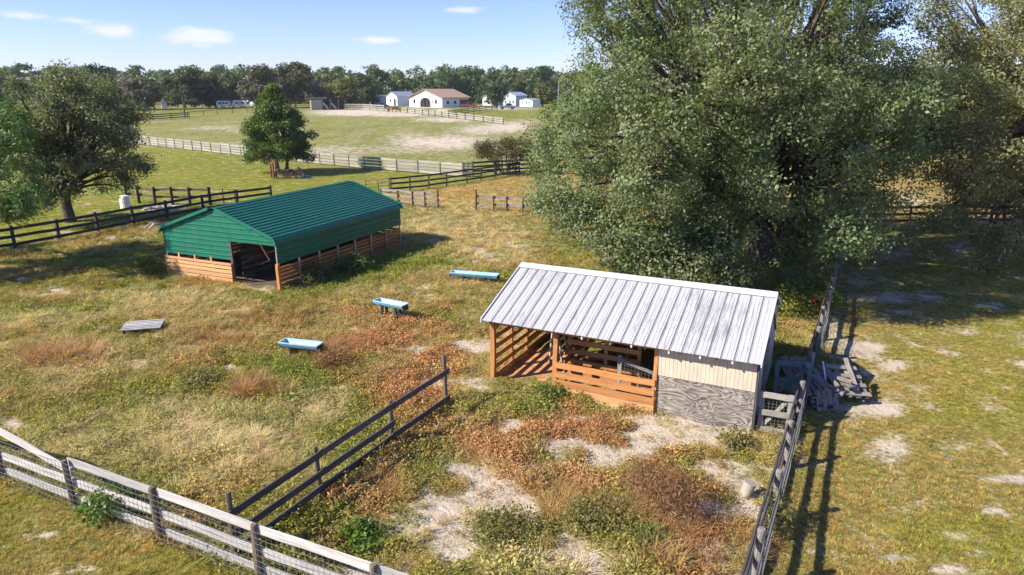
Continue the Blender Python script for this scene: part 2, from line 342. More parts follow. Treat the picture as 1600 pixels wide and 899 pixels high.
def np_mesh(name, verts, faces, attrs=None, nper=4):
    me = bpy.data.meshes.new(name); nv = len(verts); nf = len(faces)
    me.vertices.add(nv); me.vertices.foreach_set('co', np.ascontiguousarray(verts, np.float32).ravel())
    me.loops.add(nf * nper); me.loops.foreach_set('vertex_index', np.ascontiguousarray(faces, np.int32).ravel())
    me.polygons.add(nf); me.polygons.foreach_set('loop_start', np.arange(0, nf * nper, nper, dtype=np.int32))
    for k, (typ, data) in (attrs or {}).items():
        a = me.attributes.new(k, typ, 'POINT'); fld = 'color' if typ == 'FLOAT_COLOR' else 'vector' if typ == 'FLOAT_VECTOR' else 'value'
        a.data.foreach_set(fld, np.ascontiguousarray(data, np.int32 if typ == 'INT' else np.float32).ravel())
    me.update(); me.validate(); return me
def rgba(c): return np.concatenate([c, np.ones((len(c), 1))], 1)
def build_ground():
    def axis(lo, hi, step, ext0, ext1, gr=1.09):
        a = list(np.arange(lo, hi, step)); d = step
        while a[-1] < ext1: d *= gr; a.append(a[-1] + d)
        d = step; b = []; q = lo
        while q > ext0: d *= gr; q -= d; b.append(q)
        return np.array(b[::-1] + a)
    xs = axis(-32, 34, .2, -2500, 2500); ys = axis(6, 48, .2, -300, 3000, 1.06)
    X, Y = np.meshgrid(xs, ys); x = X.ravel(); y = Y.ravel(); z = zones(x, y); c = ground_col(z)
    v = np.stack([x, y, gz(x, y)], 1); nx = len(xs); ny = len(ys)
    i = (np.arange(ny - 1)[:, None] * nx + np.arange(nx - 1)[None, :]).ravel(); f = np.stack([i, i + 1, i + nx + 1, i + nx], 1)
    me = np_mesh('ground', v, f, {'col': ('FLOAT_COLOR', rgba(c)), 'sand': ('FLOAT', z['sand'])}); me.shade_smooth()
    m, N, L, B = newmat('pasture_ground')
    a = N.new('ShaderNodeAttribute'); a.attribute_name = 'col'; s = N.new('ShaderNodeAttribute'); s.attribute_name = 'sand'
    n1 = tex(N, L, 1.1, 8, .72); n2 = tex(N, L, 9, 5, .7); n3 = tex(N, L, .12, 6, .65); n4 = tex(N, L, 40, 3, .6)
    col = mul(N, L, a.outputs['Color'], ramp(N, L, n2, [(.28, (.55, .56, .5)), (.55, (1, 1, 1)), (.75, (1.3, 1.22, 1.1))]))
    col = mul(N, L, col, ramp(N, L, n3, [(.35, (.82, .9, .8)), (.62, (1.12, 1.04, 1.0))]))
    col = mul(N, L, col, ramp(N, L, n1, [(.33, (.74, .78, .74)), (.62, (1.1, 1.07, 1.0))]))
    ad = N.new('ShaderNodeMath'); ad.operation = 'MULTIPLY_ADD'; L.new(n1, ad.inputs[0]); ad.inputs[1].default_value = 3.2; L.new(s.outputs['Fac'], ad.inputs[2])
    ad2 = N.new('ShaderNodeMath'); ad2.operation = 'MULTIPLY_ADD'; L.new(n2, ad2.inputs[0]); ad2.inputs[1].default_value = 2.3; L.new(ad.outputs[0], ad2.inputs[2])
    sm = ramp(N, L, ad2.outputs[0], [(.0, (0, 0, 0)), (1, (1, 1, 1))])
    mr = N.new('ShaderNodeMapRange'); mr.interpolation_type = 'SMOOTHSTEP'; L.new(ad2.outputs[0], mr.inputs[0]); mr.inputs[1].default_value = 2.78; mr.inputs[2].default_value = 3.65
    sc = ramp(N, L, n1, [(.3, (.40, .32, .23)), (.5, (.56, .47, .355)), (.7, (.66, .575, .455))])
    sc = mul(N, L, sc, ramp(N, L, n4, [(.3, (.75, .75, .75)), (.6, (1.05, 1.05, 1.05))]))
    col = mul(N, L, col, sc, fac=mr.outputs[0], mode='MIX')
    L.new(col, B.inputs['Base Color']); B.inputs['Roughness'].default_value = .95; B.inputs['Specular IOR Level'].default_value = .1
    bump(N, L, B, n2, .8, .12)
    o = link('ground', me, m); tag(o, kind='structure')
build_ground()
# ------------------------------------------------------------------ grass and weeds (uncountable: one object per kind)
def blade_tuft(seed, n, h, spread, w, lean, flop=.3):
    r = np.random.default_rng(seed); V = []; Fs = []
    for k in range(n):
        a = r.uniform(0, 6.28); d = r.uniform(0, spread); bx, by = d * math.cos(a), d * math.sin(a); b = a + r.normal(0, .9); hh = h * r.uniform(.5, 1.1); ln = lean * hh * r.uniform(.3, 1.3)
        dx, dy = math.cos(b), math.sin(b); px, py = -dy * w / 2, dx * w / 2; i = len(V)
        m = .55
        V += [(bx - px, by - py, 0), (bx + px, by + py, 0), (bx + dx * ln * .4 + px * .8, by + dy * ln * .4 + py * .8, hh * m), (bx + dx * ln * .4 - px * .8, by + dy * ln * .4 - py * .8, hh * m), (bx + dx * ln * (1 + flop), by + dy * ln * (1 + flop), hh * (1 - flop * .5))]
        Fs += [(i, i + 1, i + 2, i + 3), (i + 3, i + 2, i + 4)]
    return V, Fs
def weed_tuft(seed, n, h, r0, leaf):
    r = np.random.default_rng(seed); V = []; Fs = []
    for k in range(n):
        a = r.uniform(0, 6.28); d = r0 * math.sqrt(r.uniform(0, 1)); z = h * (1 - (d / r0) ** 2 * .7) * r.uniform(.25, 1.05)
        c = Vector((d * math.cos(a), d * math.sin(a), z)); n_ = Vector(r.normal(0, 1, 3)) + Vector((0, 0, .8)); n_.normalize()
        t = n_.orthogonal().normalized(); q = n_.cross(t); th = r.uniform(0, 6.28); t, q = t * math.cos(th) + q * math.sin(th), q * math.cos(th) - t * math.sin(th)
        l = leaf * r.uniform(.6, 1.3); i = len(V); V += [tuple(c - t * l), tuple(c + q * l * .45), tuple(c + t * l), tuple(c - q * l * .45)]; Fs.append((i, i + 1, i + 2, i + 3))
    return V, Fs
def tuft_objs(kind, builder, nvar=4):
    obs = []
    for s in range(nvar):
        V, Fs = builder(s + 100); me = bpy.data.meshes.new(kind); me.from_pydata(V, [], Fs); me.materials.append(M['tuft'])
        obs.append(bpy.data.objects.new(kind + '_source', me))
    return obs
def scatter(name, label, srcs, pts, rot, scl, tint):
    n = len(pts)
    me = bpy.data.meshes.new(name); me.vertices.add(n); me.vertices.foreach_set('co', np.ascontiguousarray(pts, np.float32).ravel())
    for k, typ, data, fld in (('rot', 'FLOAT_VECTOR', rot, 'vector'), ('scl', 'FLOAT', scl, 'value'), ('tint', 'FLOAT_COLOR', rgba(tint), 'color'), ('idx', 'INT', RNG.integers(0, len(srcs), n), 'value')):
        a = me.attributes.new(k, typ, 'POINT'); a.data.foreach_set(fld, np.ascontiguousarray(data, np.int32 if typ == 'INT' else np.float32).ravel())
    o = link(name, me, M['tuft']); tag(o, label, 'grass', kind='stuff')
    g = bpy.data.node_groups.new(name, 'GeometryNodeTree'); g.interface.new_socket('Geometry', in_out='INPUT', socket_type='NodeSocketGeometry'); g.interface.new_socket('Geometry', in_out='OUTPUT', socket_type='NodeSocketGeometry')
    N = g.nodes; L = g.links; gi = N.new('NodeGroupInput'); go = N.new('NodeGroupOutput'); ip = N.new('GeometryNodeInstanceOnPoints'); jn = N.new('GeometryNodeJoinGeometry')
    L.new(gi.outputs[0], ip.inputs['Points'])
    for s in srcs:
        oi = N.new('GeometryNodeObjectInfo'); oi.inputs['Object'].default_value = s; oi.inputs['As Instance'].default_value = True; L.new(oi.outputs['Geometry'], jn.inputs[0])
    L.new(jn.outputs[0], ip.inputs['Instance']); ip.inputs['Pick Instance'].default_value = True
    def na(k, t):
        a = N.new('GeometryNodeInputNamedAttribute'); a.data_type = t; a.inputs['Name'].default_value = k; return a.outputs['Attribute']
    L.new(na('rot', 'FLOAT_VECTOR'), ip.inputs['Rotation']); L.new(na('scl', 'FLOAT'), ip.inputs['Scale']); L.new(na('idx', 'INT'), ip.inputs['Instance Index'])
    L.new(ip.outputs[0], go.inputs[0]); o.modifiers.new('scatter', 'NODES').node_group = g
    return o
def build_grass():
    srcs = {'grass': tuft_objs('grass', lambda s: blade_tuft(s, 28, .13, .14, .016, .8)),
            'dry': tuft_objs('dry', lambda s: blade_tuft(s, 34, .21, .15, .011, 1.25, .45)),
            'weed': tuft_objs('weed', lambda s: weed_tuft(s, 60, .22, .22, .032)),
            'plume': tuft_objs('plume', lambda s: blade_tuft(s, 46, .40, .16, .011, .75, .3))}
    # candidate points: bands of distance, thinned by density
    out = {k: [] for k in srcs}
    def cand(x0, x1, y0, y1, dens):
        n = int((x1 - x0) * (y1 - y0) * dens); x = RNG.uniform(x0, x1, n); y = RNG.uniform(y0, y1, n)
        u, v = pix(x, y, gz(x, y)); k = (u > -160) & (u < 1760) & (v < 1050); return x[k], y[k]
    SH = [(LFw, aw, sw, -.1, 5.0, -.1, 4.6), (LFw, aw, sw, 4.9, 7.5, -.05, 4.7), (LFg, bg, cg, 0, Wg, 0.0, Lg)]
    for (x0, x1, y0, y1, dens) in ((-16, 16, 6, 14, 140), (-26, 26, 14, 22, 92), (-38, 38, 22, 34, 40), (-60, 60, 34, 52, 15), (-110, 110, 52, 95, 2.6)):
        x, y = cand(x0, x1, y0, y1, dens); z = zones(x, y); c = ground_col(z); n = len(x)
        keep = RNG.uniform(0, 1, n) > np.clip((z['sand'] - .16) * 2.2, 0, .96)
        for (p, a, b, l0, l1, m0, m1) in SH:
            s = (x - p.x) * a.x + (y - p.y) * a.y; t = (x - p.x) * b.x + (y - p.y) * b.y; keep &= ~((s > l0) & (s < l1) & (t > m0) & (t < m1))
        x, y, c = x[keep], y[keep], c[keep]; z = {k: q[keep] for k, q in z.items()}; n = len(x)
        lawn = z['yard'] | z['lawnD'] | z['lawnE'] | z['padd']
        r = RNG.uniform(0, 1, n); typ = np.full(n, 'grass', dtype='<U6')
        dryp = np.clip(.08 + .6 * sstep(.42, .66, z['mix']) + z['tan'], 0, .9); typ[(r < dryp) & ~lawn] = 'dry'
        typ[(z['gold']) & (r < .6)] = 'dry'
        typ[(RNG.uniform(0, 1, n) < np.clip(z['red'] * 1.1, 0, .95))] = 'weed'
        typ[(RNG.uniform(0, 1, n) < np.clip(z['green'] * 1.0, 0, .8)) & ~lawn] = 'weed'
        typ[(RNG.uniform(0, 1, n) < np.where(z['pen'], .5, .16)) & ~lawn] = 'weed'
        typ[(RNG.uniform(0, 1, n) < np.clip(z['brown'] * .5, 0, .5)) & ~lawn] = 'plume'
        sz = RNG.uniform(.65, 1.35, n) * np.where(lawn, .46, 1.0) * (0.75 + .6 * z['mix2']) * (1 - .35 * np.clip(z['sand'] * 1.3, 0, 1))
        sz = np.where(z['tan'] > .3, sz * 1.15, sz)
        vv = RNG.uniform(.72, 1.45, n)[:, None]; hue = RNG.normal(0, .10, (n, 1))
        c = c * vv * np.concatenate([1 + hue, 1 - hue * .3, 1 + hue * .2], 1)
        dm = (typ == 'dry')[:, None]; c = np.where(dm, c * .6 + cTAN * vv * .4, c)
        c = np.where(((typ == 'weed') & (z['red'] < .25))[:, None], c * .55 + cVIV * .45 * vv * C(1.1, .9, .9), c)
        c = np.where(((typ == 'plume'))[:, None], c * .4 + cBROWN * .6 * vv, c)
        p = np.stack([x, y, gz(x, y) - .01], 1); rot = np.stack([RNG.normal(0, .12, n), RNG.normal(0, .12, n), RNG.uniform(0, 6.28, n)], 1)
        for k in srcs:
            q = typ == k; out[k].append((p[q], rot[q], sz[q], np.clip(c[q] * 1.38 * C(1.06, 1, .92), .01, .9)))
    lab = {'grass': 'short green and straw coloured pasture grass', 'dry': 'long dry tan grass lying over the pasture', 'weed': 'low small-leaved green and russet weeds', 'plume': 'tall feathery brown weeds in the pens'}
    nm = {'grass': 'pasture_grass', 'dry': 'dry_grass', 'weed': 'ground_weeds', 'plume': 'feathery_weeds'}
    for k in srcs:
        scatter(nm[k], lab[k], srcs[k], *[np.concatenate([q[i] for q in out[k]]) for i in range(4)])
# footprints of the two sheds
RFw = P(1173, 676.5); LFw = P(771, 595); RFw.z = LFw.z = 0
Lw = (RFw - LFw).length; aw = (RFw - LFw) / Lw; sw = Vector((-aw.y, aw.x, 0))
LFg = P(263.7, 428.9); RFg = P(438, 454.2); LFg.z = RFg.z = 0
Wg = (RFg - LFg).length; bg = (RFg - LFg) / Wg; cg = Vector((-bg.y, bg.x, 0)); Lg = 9.95
build_grass()
# ------------------------------------------------------------------ green metal barn
def build_green():
    T = thing('metal_barn', 'green ribbed metal barn over orange board walls with dark open doorway', 'barn', (LFg.x, LFg.y, float(gz(LFg.x, LFg.y)) - .06), math.atan2(bg.y, bg.x))
    m, N, L, B = newmat('green_sheet'); g = tex(N, L, 1.3, 4, .6); col = mul(N, L, (.008, .145, .086), ramp(N, L, g, [(.3, (.82, .82, .82)), (.7, (1.1, 1.1, 1.1))])); dz = tex(N, L, 1.4, 6, .75, sc=(3, 3, .5)); col = mul(N, L, col, (.085, .15, .12), fac=ramp(N, L, dz, [(.48, (0, 0, 0)), (.75, (.55, .55, .55))]), mode='MIX'); L.new(col, B.inputs['Base Color']); B.inputs['Roughness'].default_value = .5; B.inputs['Specular IOR Level'].default_value = .3
    green = m
    m2, N, L, B = newmat('green_roof_sheet'); g = tex(N, L, .8, 5, .6); col = mul(N, L, (.012, .140, .095), ramp(N, L, g, [(.3, (.8, .82, .85)), (.7, (1.12, 1.1, 1.1))])); dz = tex(N, L, 1.4, 6, .75, sc=(.7, 2.2, 1)); col = mul(N, L, col, (.085, .15, .12), fac=ramp(N, L, dz, [(.48, (0, 0, 0)), (.75, (.55, .55, .55))]), mode='MIX'); L.new(col, B.inputs['Base Color']);  B.inputs['Roughness'].default_value = .46; B.inputs['Specular IOR Level'].default_value = .35; groof = m2
    ez, rz_ = 2.45, 3.5; mid = Wg / 2; o = .10
    # roof cross-section: rounded eaves, ribs along the length
    def half(sg):
        pts = []
        for k in range(7):                                   # rounded eave
            a = math.pi / 2 * k / 6 * .78; pts.append((-o + .22 * (1 - math.cos(a)), ez - .30 + .22 * math.sin(a) + (.0)))
        p0 = pts[-1]; n = 15; dx = mid - p0[0]; dz = rz_ - p0[1]; ln = math.hypot(dx, dz); nx, nz = -dz / ln, dx / ln
        for k in range(n):
            for (t, h) in ((.10, 0), (.16, .035), (.34, .035), (.40, 0)):
                q = (k + t) / n; pts.append((p0[0] + dx * q + nx * h, p0[1] + dz * q + nz * h))
        pts.append((mid, rz_)); return pts if sg < 0 else [(Wg - x, z) for (x, z) in pts]
    for sg, nm in ((-1, 'roof_slope'), (1, 'roof_slope')):
        pr = half(sg); inner = [(x + (.012 if sg < 0 else -.012) * (z < ez), z - .012) for (x, z) in pr]; mb = MB(); n = len(pr); y0, y1 = -.12, Lg + .12
        vs = [(x, y, z) for y in (y0, y1) for (x, z) in pr] + [(x, y, z - .014) for y in (y0, y1) for (x, z) in pr]
        fs = [(k, k + 1, n + k + 1, n + k) for k in range(n - 1)] + [(2 * n + k + 1, 2 * n + k, 3 * n + k, 3 * n + k + 1) for k in range(n - 1)]
        fs += [(k + 1, k, 2 * n + k, 2 * n + k + 1) for k in range(n - 1)] + [(n + k, n + k + 1, 3 * n + k + 1, 3 * n + k) for k in range(n - 1)] + [(0, n, 3 * n, 2 * n)]
        mb.add(vs, fs).build(nm, groof, T)
    # gable trims
    for yy in (-.15, Lg + .13):
        for sg in (-1, 1):
            pr = [(x, z) for (x, z) in half(sg)][::4]; mb = MB(); vs = []; n = len(pr)
            for (x, z) in pr: vs += [(x, yy, z + .05), (x, yy + .03, z + .05), (x, yy + .03, z - .09), (x, yy, z - .09)]
            fs = [(0, 1, 2, 3)] + [(4 * i + j, 4 * i + (j + 1) % 4, 4 * i + 4 + (j + 1) % 4, 4 * i + 4 + j) for i in range(n - 1) for j in range(4)]
            mb.add(vs, fs).build('gable_trim', green, T)
    # horizontally ribbed siding panels
    def roofz(x): return ez - .13 + (rz_ - ez + .02) * (1 - abs(x - mid) / mid)
    def hpanel(z0, z1, xfun, y, out, sx):
        """ribbed sheet between heights z0 and z1; xfun(z) gives its span; sx: along x (gable) or y (side)"""
        mb = MB(); rows = []; z = z0
        nrib = max(1, round((z1 - z0) / .225)); st = (z1 - z0) / nrib
        for k in range(nrib):
            for (t, h) in ((0, 0), (.72, 0), (.80, .03), (.92, .03)): rows.append((z0 + (k + t) * st, h))
        rows.append((z1, 0)); vs = []
        for (zz, h) in rows:
            s0, s1 = xfun(zz)
            for s in (s0, s1): vs.append((s, y + out * h, zz) if sx else (y + out * h, s, zz))
            for s in (s0, s1): vs.append((s, y + out * h - out * .006, zz) if sx else (y + out * h - out * .006, s, zz))
        n = len(rows); fs = [(4 * i, 4 * i + 1, 4 * i + 5, 4 * i + 4) for i in range(n - 1)] + [(4 * i + 3, 4 * i + 2, 4 * i + 6, 4 * i + 7) for i in range(n - 1)]
        mb.add(vs, fs).build('siding_panel', green, T)
    woodh = 1.02; dx0 = Wg - 2.62                              # doorway from dx0 to the right corner
    for (yy, out, door) in ((0, -1, True), (Lg, 1, False)):
        hpanel(1.15, 2.02, (lambda z: (.02, dx0 if door else Wg - .02)), yy, out, True)
        # gable triangle, three sheets
        for (a, b) in ((2.02, 2.45), (2.45, 2.9), (2.9, 3.44)):
            def xf(z):
                q = min(1, max(0, (z - (ez - .13)) / (rz_ - ez + .02))); return (max(.02, q * mid), min(Wg - .02, Wg - q * mid))
            hpanel(a, b, xf, yy, out, True)
    for (xx, out) in ((0, -1), (Wg, 1)):
        for k in range(2): hpanel(1.22 + k * .5, 1.22 + (k + 1) * .5, lambda z: (0, Lg), xx, out, False)
    # steel frame posts
    for xx in (.06, Wg - .06):
        for k in range(8):
            y = .06 + (Lg - .12) * k / 7; MB().box(xx - .035, xx + .035, y - .035, y + .035, 0, ez - .1).build('post', M['galv'], T)
    for k in range(8):
        y = .06 + (Lg - .12) * k / 7
        for sg in (-1, 1):
            b = MB(); x0 = mid + sg * (mid - .1); b.tube([(x0, y, ez - .15), (mid, y, rz_ - .12)], .03, 4); b.build('rafter', M['galv'], T)
    for (x, y) in ((dx0, .03), (dx0 - 1.5, Lg * .35)): board('door_post', (x, y, 0), (x, y, 1.98), .10, .10, M['brownf'], T, up=(1, 0, 0))
    board('corner_post', (Wg + .04, -.06, -.05), (Wg + .04, -.06, 1.25), .13, .13, M['orange'], T, up=(1, 0, 0))
    # board walls: courses of planks
    hs = [(0.0, .285), (.325, .175), (.535, .15), (.725, .135), (.90, .115)]
    for (z, h) in hs:
        board('plank', (.0, -.07, z + h / 2), (dx0, -.07, z + h / 2), h, .035, M['orange2'], T)
        board('plank', (.05, Lg - .08, z + h / 2), (Wg - .05, Lg - .08, z + h / 2), h, .035, M['orange'], T)
        for xx in (.14, Wg - .13):
            for k in range(7):
                y0 = .1 + (Lg - .2) * k / 7; y1 = .1 + (Lg - .2) * (k + 1) / 7; board('plank', (xx, y0 + .01, z + h / 2), (xx, y1 - .01, z + h / 2), h - .01, .035, M['orange'], T)
    for x in (.9, 1.9, 2.9): board('stud', (x, -.03, 0), (x, -.03, 1.2), .09, .05, M['orange2'], T, up=(1, 0, 0))
    # stall partition inside and a fallen rail
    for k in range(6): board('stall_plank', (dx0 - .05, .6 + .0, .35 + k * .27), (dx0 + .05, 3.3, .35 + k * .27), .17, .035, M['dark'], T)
    board('loose_rail', (dx0 + .75, .9, 1.95), (dx0 + 1.25, 1.0, 1.05), .06, .04, M['orange2'], T)
    board('loose_rail', (dx0 + 1.25, 1.0, 1.05), (dx0 + .55, 1.1, .75), .05, .03, M['grey'], T)
    board('threshold', (dx0 + .1, .02, .03), (Wg - .1, -.02, .03), .06, .10, M['brownf'], T)
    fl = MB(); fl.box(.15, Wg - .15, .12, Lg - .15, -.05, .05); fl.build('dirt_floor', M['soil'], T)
build_green()
# ------------------------------------------------------------------ white-roofed wooden shed
def build_white():
    T = thing('wooden_shed', 'wooden stable shed with white metal roof, orange slat stalls and cream feed room', 'shed', (LFw.x, LFw.y, float(gz(LFw.x, LFw.y)) - .03), math.atan2(aw.y, aw.x))
    m, N, L, B = newmat('white_roof_sheet')
    tcs = N.new('ShaderNodeTexCoord'); tcs.object = T; oc = tcs.outputs['Object']
    g = tex(N, L, 1.0, 6, .7, sc=(22, 1.1, 1.1), vec=oc); g2 = tex(N, L, .6, 4, .6, sc=(1.3, 1, 1), vec=oc)
    ad = N.new('ShaderNodeMath'); ad.operation = 'MULTIPLY_ADD'; L.new(g2, ad.inputs[0]); ad.inputs[1].default_value = .6; L.new(g, ad.inputs[2])
    g3 = tex(N, L, 5, 6, .75, sc=(8, .9, .9), vec=oc); ad3 = N.new('ShaderNodeMath'); ad3.operation = 'MULTIPLY_ADD'; L.new(g3, ad3.inputs[0]); ad3.inputs[1].default_value = .5; L.new(ad.outputs[0], ad3.inputs[2])
    mr = N.new('ShaderNodeMapRange'); L.new(ad3.outputs[0], mr.inputs[0]); mr.inputs[1].default_value = 1.05; mr.inputs[2].default_value = 1.30
    sm = N.new('ShaderNodeMath'); sm.operation = 'MULTIPLY'; L.new(mr.outputs[0], sm.inputs[0]); sm.inputs[1].default_value = .8
    col = mul(N, L, (.44, .44, .44), ramp(N, L, g2, [(.3, (.93, .93, .93)), (.7, (1.05, 1.05, 1.05))]))
    col = mul(N, L, col, (.11, .112, .125), fac=sm.outputs[0], mode='MIX'); L.new(col, B.inputs['Base Color']); B.inputs['Roughness'].default_value = .45; B.inputs['Metallic'].default_value = .0
    roof = m
    rs, rz_, es, ez = 2.45, 3.10, -.36, 2.06; bs, bz = 4.9, 2.10; x0, x1 = -.2, Lw + .1; n = 24; pw = (x1 - x0) / n
    cap = plain('white_ridge_cap', (.50, .50, .51), .4, 0, .08)
    seam = plain('grey_seam', (.10, .10, .105), .6, .0, .2)
    me = None
    for (A, Bq) in (((es, ez), (rs, rz_)), ((bs, bz), (rs, rz_))):
        d = Vector((0, Bq[0] - A[0], Bq[1] - A[1])); nn = Vector((0, -d.z, d.y)).normalized()
        if nn.z < 0: nn = -nn
        mb = MB(); prof = [(0, 0), (.010, .012), (.030, .012), (.040, 0), (pw * .36, 0), (pw * .39, .007), (pw * .43, .007), (pw * .46, 0), (pw * .68, 0), (pw * .71, .007), (pw * .75, .007), (pw * .78, 0), (pw, 0)]
        k = len(prof); vs = [(x, 0, 0) for _ in () for x in ()]
        for base in (Vector((0, A[0], A[1])), Vector((0, Bq[0], Bq[1]))):
            for off in (0, -.012): vs += [Vector((x, 0, 0)) + base + nn * (h + off) for (x, h) in prof]
        fs = [(i, i + 1, 2 * k + i + 1, 2 * k + i) for i in range(k - 1)] + [(k + i + 1, k + i, 3 * k + i, 3 * k + i + 1) for i in range(k - 1)] + [(i + 1, i, k + i, k + i + 1) for i in range(k - 1)]
        mb.add(vs, fs); me = mb.mesh('roof_panel'); me.materials.append(roof)
        sb = MB()
        for q, base in enumerate((Vector((0, A[0], A[1])), Vector((0, Bq[0], Bq[1])))): sb.v += [tuple(base + Vector((x, 0, 0)) + nn * h) for (x, h) in ((-.011, .001), (-.011, .020), (.011, .020), (.011, .001))]
        sb.f += [(i, (i + 1) % 4, 4 + (i + 1) % 4, 4 + i) for i in range(4)] + [(0, 1, 2, 3)]
        sme = sb.mesh('seam'); sme.materials.append(seam)
        for i in range(n):
            o = link('roof_panel', me, roof, T); o.location = (x0 + i * pw, 0, random.uniform(-.003, .003))
            if i: s = link('seam', sme, seam, o)
    cp = MB(); dzf = (rz_ - ez) / (rs - es); 
    cp.prism([(rs - .2, rz_ - .2 * dzf + .03), (rs, rz_ + .055), (rs + .2, rz_ - .2 * dzf + .03), (rs + .2, rz_ - .2 * dzf + .045), (rs, rz_ + .075), (rs - .2, rz_ - .2 * dzf + .045)], 'x', x0 - .02, x1 + .02); cp.build('ridge_cap', cap, T)
    for xx in (x0 - .03, x1 - .01):
        for (A, Bq) in (((es, ez), (rs, rz_)), ((rs, rz_), (bs, bz))):
            tb = MB(); tb.prism([(A[0], A[1] + .05), (Bq[0], Bq[1] + .05), (Bq[0], Bq[1] - .08), (A[0], A[1] - .08)], 'x', xx, xx + .035); tb.build('rake_trim', cap, T)
    # rafters and purlins
    for i in range(9):
        x = .05 + (Lw - .1) * i / 8; board('rafter', (x, es + .06, ez - .075), (x, rs, rz_ - .085), .10, .045, M['brownf'], T); board('rafter', (x, rs, rz_ - .085), (x, bs - .1, bz - .075), .10, .045, M['brownf'], T)
    board('front_beam', (0, .06, 1.93), (Lw, .06, 1.93), .16, .05, M['orange'], T)
    O, O2 = M['orange'], M['orange2']
    XA, XB, XC = 2.02, 4.92, Lw
    D = 4.55
    # posts
    for (x, y, hh, w) in ((0, 0, 2.0, .13), (0, 1.25, 2.2, .11), (0, 2.4, 2.9, .11), (XA, .0, 2.0, .13), (XA - .16, .45, 2.0, .13), (XA, 2.4, 2.95, .11), (3.45, 2.4, 2.95, .10), (4.5, 2.35, 2.95, .12), (XB, 0.0, 2.0, .10), (0, D, 2.1, .12), (XA, D, 2.1, .12), (XB, D, 2.1, .12)):
        board('post', (x, y, -.1), (x, y, hh), w, w, O, T, up=(1, 0, 0))
    # left slat wall, two bays
    for k, z in enumerate((.16, .50, .82, 1.14, 1.46, 1.78)):
        board('slat', (-.0 + .07, .0, z), (.07, 1.28, z + .01), .15 if k else .24, .03, O, T)
        board('slat', (.07, 1.28, z - .02), (.07, 2.42, z - .01), .14 if k else .22, .03, O, T)
        board('slat', (.0, 2.42, z - .02), (.0, D, z - .01), .24, .03, O, T)
    # front boards of the second stall
    for (z, w) in ((.14, .30), (.40, .20), (.66, .19), (.95, .17)): board('slat', (XA, -.08, z), (XB + .02, -.08, z - .01), w, .035, O if z > .2 else O2, T)
    # dividing wall between the stalls (behind the opening) and the back partition
    for z in (.2, .5, .8, 1.1): board('slat', (XA + .07, .5, z), (XA + .07, 2.4, z), .15, .03, O, T)
    for z in (.35, .7, 1.02, 1.32, 1.62, 1.92): board('slat', (XA, .95, z), (4.25, .95, z), .15, .035, O, T)
    for x in (XA + .05, 3.2, 4.2): board('post', (x, 1.02, 0), (x, 1.02, 2.3), .1, .09, O, T, up=(1, 0, 0))
    for z in (.3, .9, 1.5): board('brace', (3.5, 2.5, z + .3), (4.4, 3.4, z), .10, .04, O, T)
    # rear wall boards
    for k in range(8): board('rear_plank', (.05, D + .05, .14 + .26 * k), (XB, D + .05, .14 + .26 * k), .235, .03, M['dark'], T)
    # floor
    f = MB(); f.box(.06, XB, .02, D, -.08, .045); f.build('bedding_floor', M['straw'], T)
    board('sill_beam', (.06, -.14, .05), (XA + .05, -.16, .04), .15, .13, M['grey'], T)
    # feed room: weathered plywood below, cream grooved siding above
    pm, N, L, B = newmat('weathered_plywood')
    n0 = tex(N, L, 1.4, 1.4, .5, sc=(.8, 1, 2.8), dist=.5)
    k1 = N.new('ShaderNodeMath'); k1.operation = 'MULTIPLY'; L.new(n0, k1.inputs[0]); k1.inputs[1].default_value = 74
    k2 = N.new('ShaderNodeMath'); k2.operation = 'SINE'; L.new(k1.outputs[0], k2.inputs[0])
    fg = tex(N, L, 22, 4, .6, sc=(.15, 1, 1)); k3 = N.new('ShaderNodeMath'); k3.operation = 'MULTIPLY_ADD'; L.new(k2.outputs[0], k3.inputs[0]); k3.inputs[1].default_value = .20; L.new(fg, k3.inputs[2]); w = k3
    bl = tex(N, L, 1.6, 5, .65); col = ramp(N, L, w.outputs[0], [(.25, (.085, .072, .062)), (.42, (.20, .175, .15)), (.58, (.29, .26, .225)), (.8, (.40, .365, .32))]); col = mul(N, L, col, ramp(N, L, bl, [(.3, (.62, .62, .64)), (.66, (1.08, 1.05, 1.02))]))
    L.new(col, B.inputs['Base Color']); B.inputs['Roughness'].default_value = .9; bump(N, L, B, w.outputs[0], .25, .01)
    cm = plain('cream_siding', (.60, .50, .37), .75, 0, .22, 2.5, sc=(1.5, 1, .5), dirt=(.48, .42, .34))
    gm = plain('grey_siding', (.46, .44, .41), .8, 0, .3, 2.5, sc=(1.5, 1, .5))
    fr = MB(); fr.box(XB + .05, XC, -.0, .04, -.05, 1.16); fr.build('plywood_sheet', pm, T)
    def grooved(name, mat, p0, dirv, length, z0, z1, pitch, nrm):
        nb = round(length / pitch)
        for k in range(nb):
            a = p0 + dirv * (k * length / nb + .003); b = p0 + dirv * ((k + 1) * length / nb - .003)
            z1k = z1((k + .5) * length / nb) if callable(z1) else z1
            mb = MB(); c = nrm * .022
            mb.v += [tuple(q + Vector((0, 0, z))) for z in (z0, z1k) for q in (a, b, b + c, a + c)]; mb.f += [(0, 1, 2, 3), (7, 6, 5, 4), (0, 4, 5, 1), (1, 5, 6, 2), (2, 6, 7, 3), (3, 7, 4, 0)]; mb.build(name, mat, T)
    grooved('siding_strip', cm, Vector((XB + .05, 0, 0)), Vector((1, 0, 0)), XC - XB - .05, 1.165, 2.0, .105, Vector((0, -1, 0)))
    bk = MB(); bk.box(XB + .06, XC - .01, .042, .06, 1.0, 1.99); bk.build('sheathing', M['grey'], T)
    gab = lambda s: (ez + (s - es) * dzf if s < rs else bz + (bs - s) * (rz_ - bz) / (bs - rs)) - .12
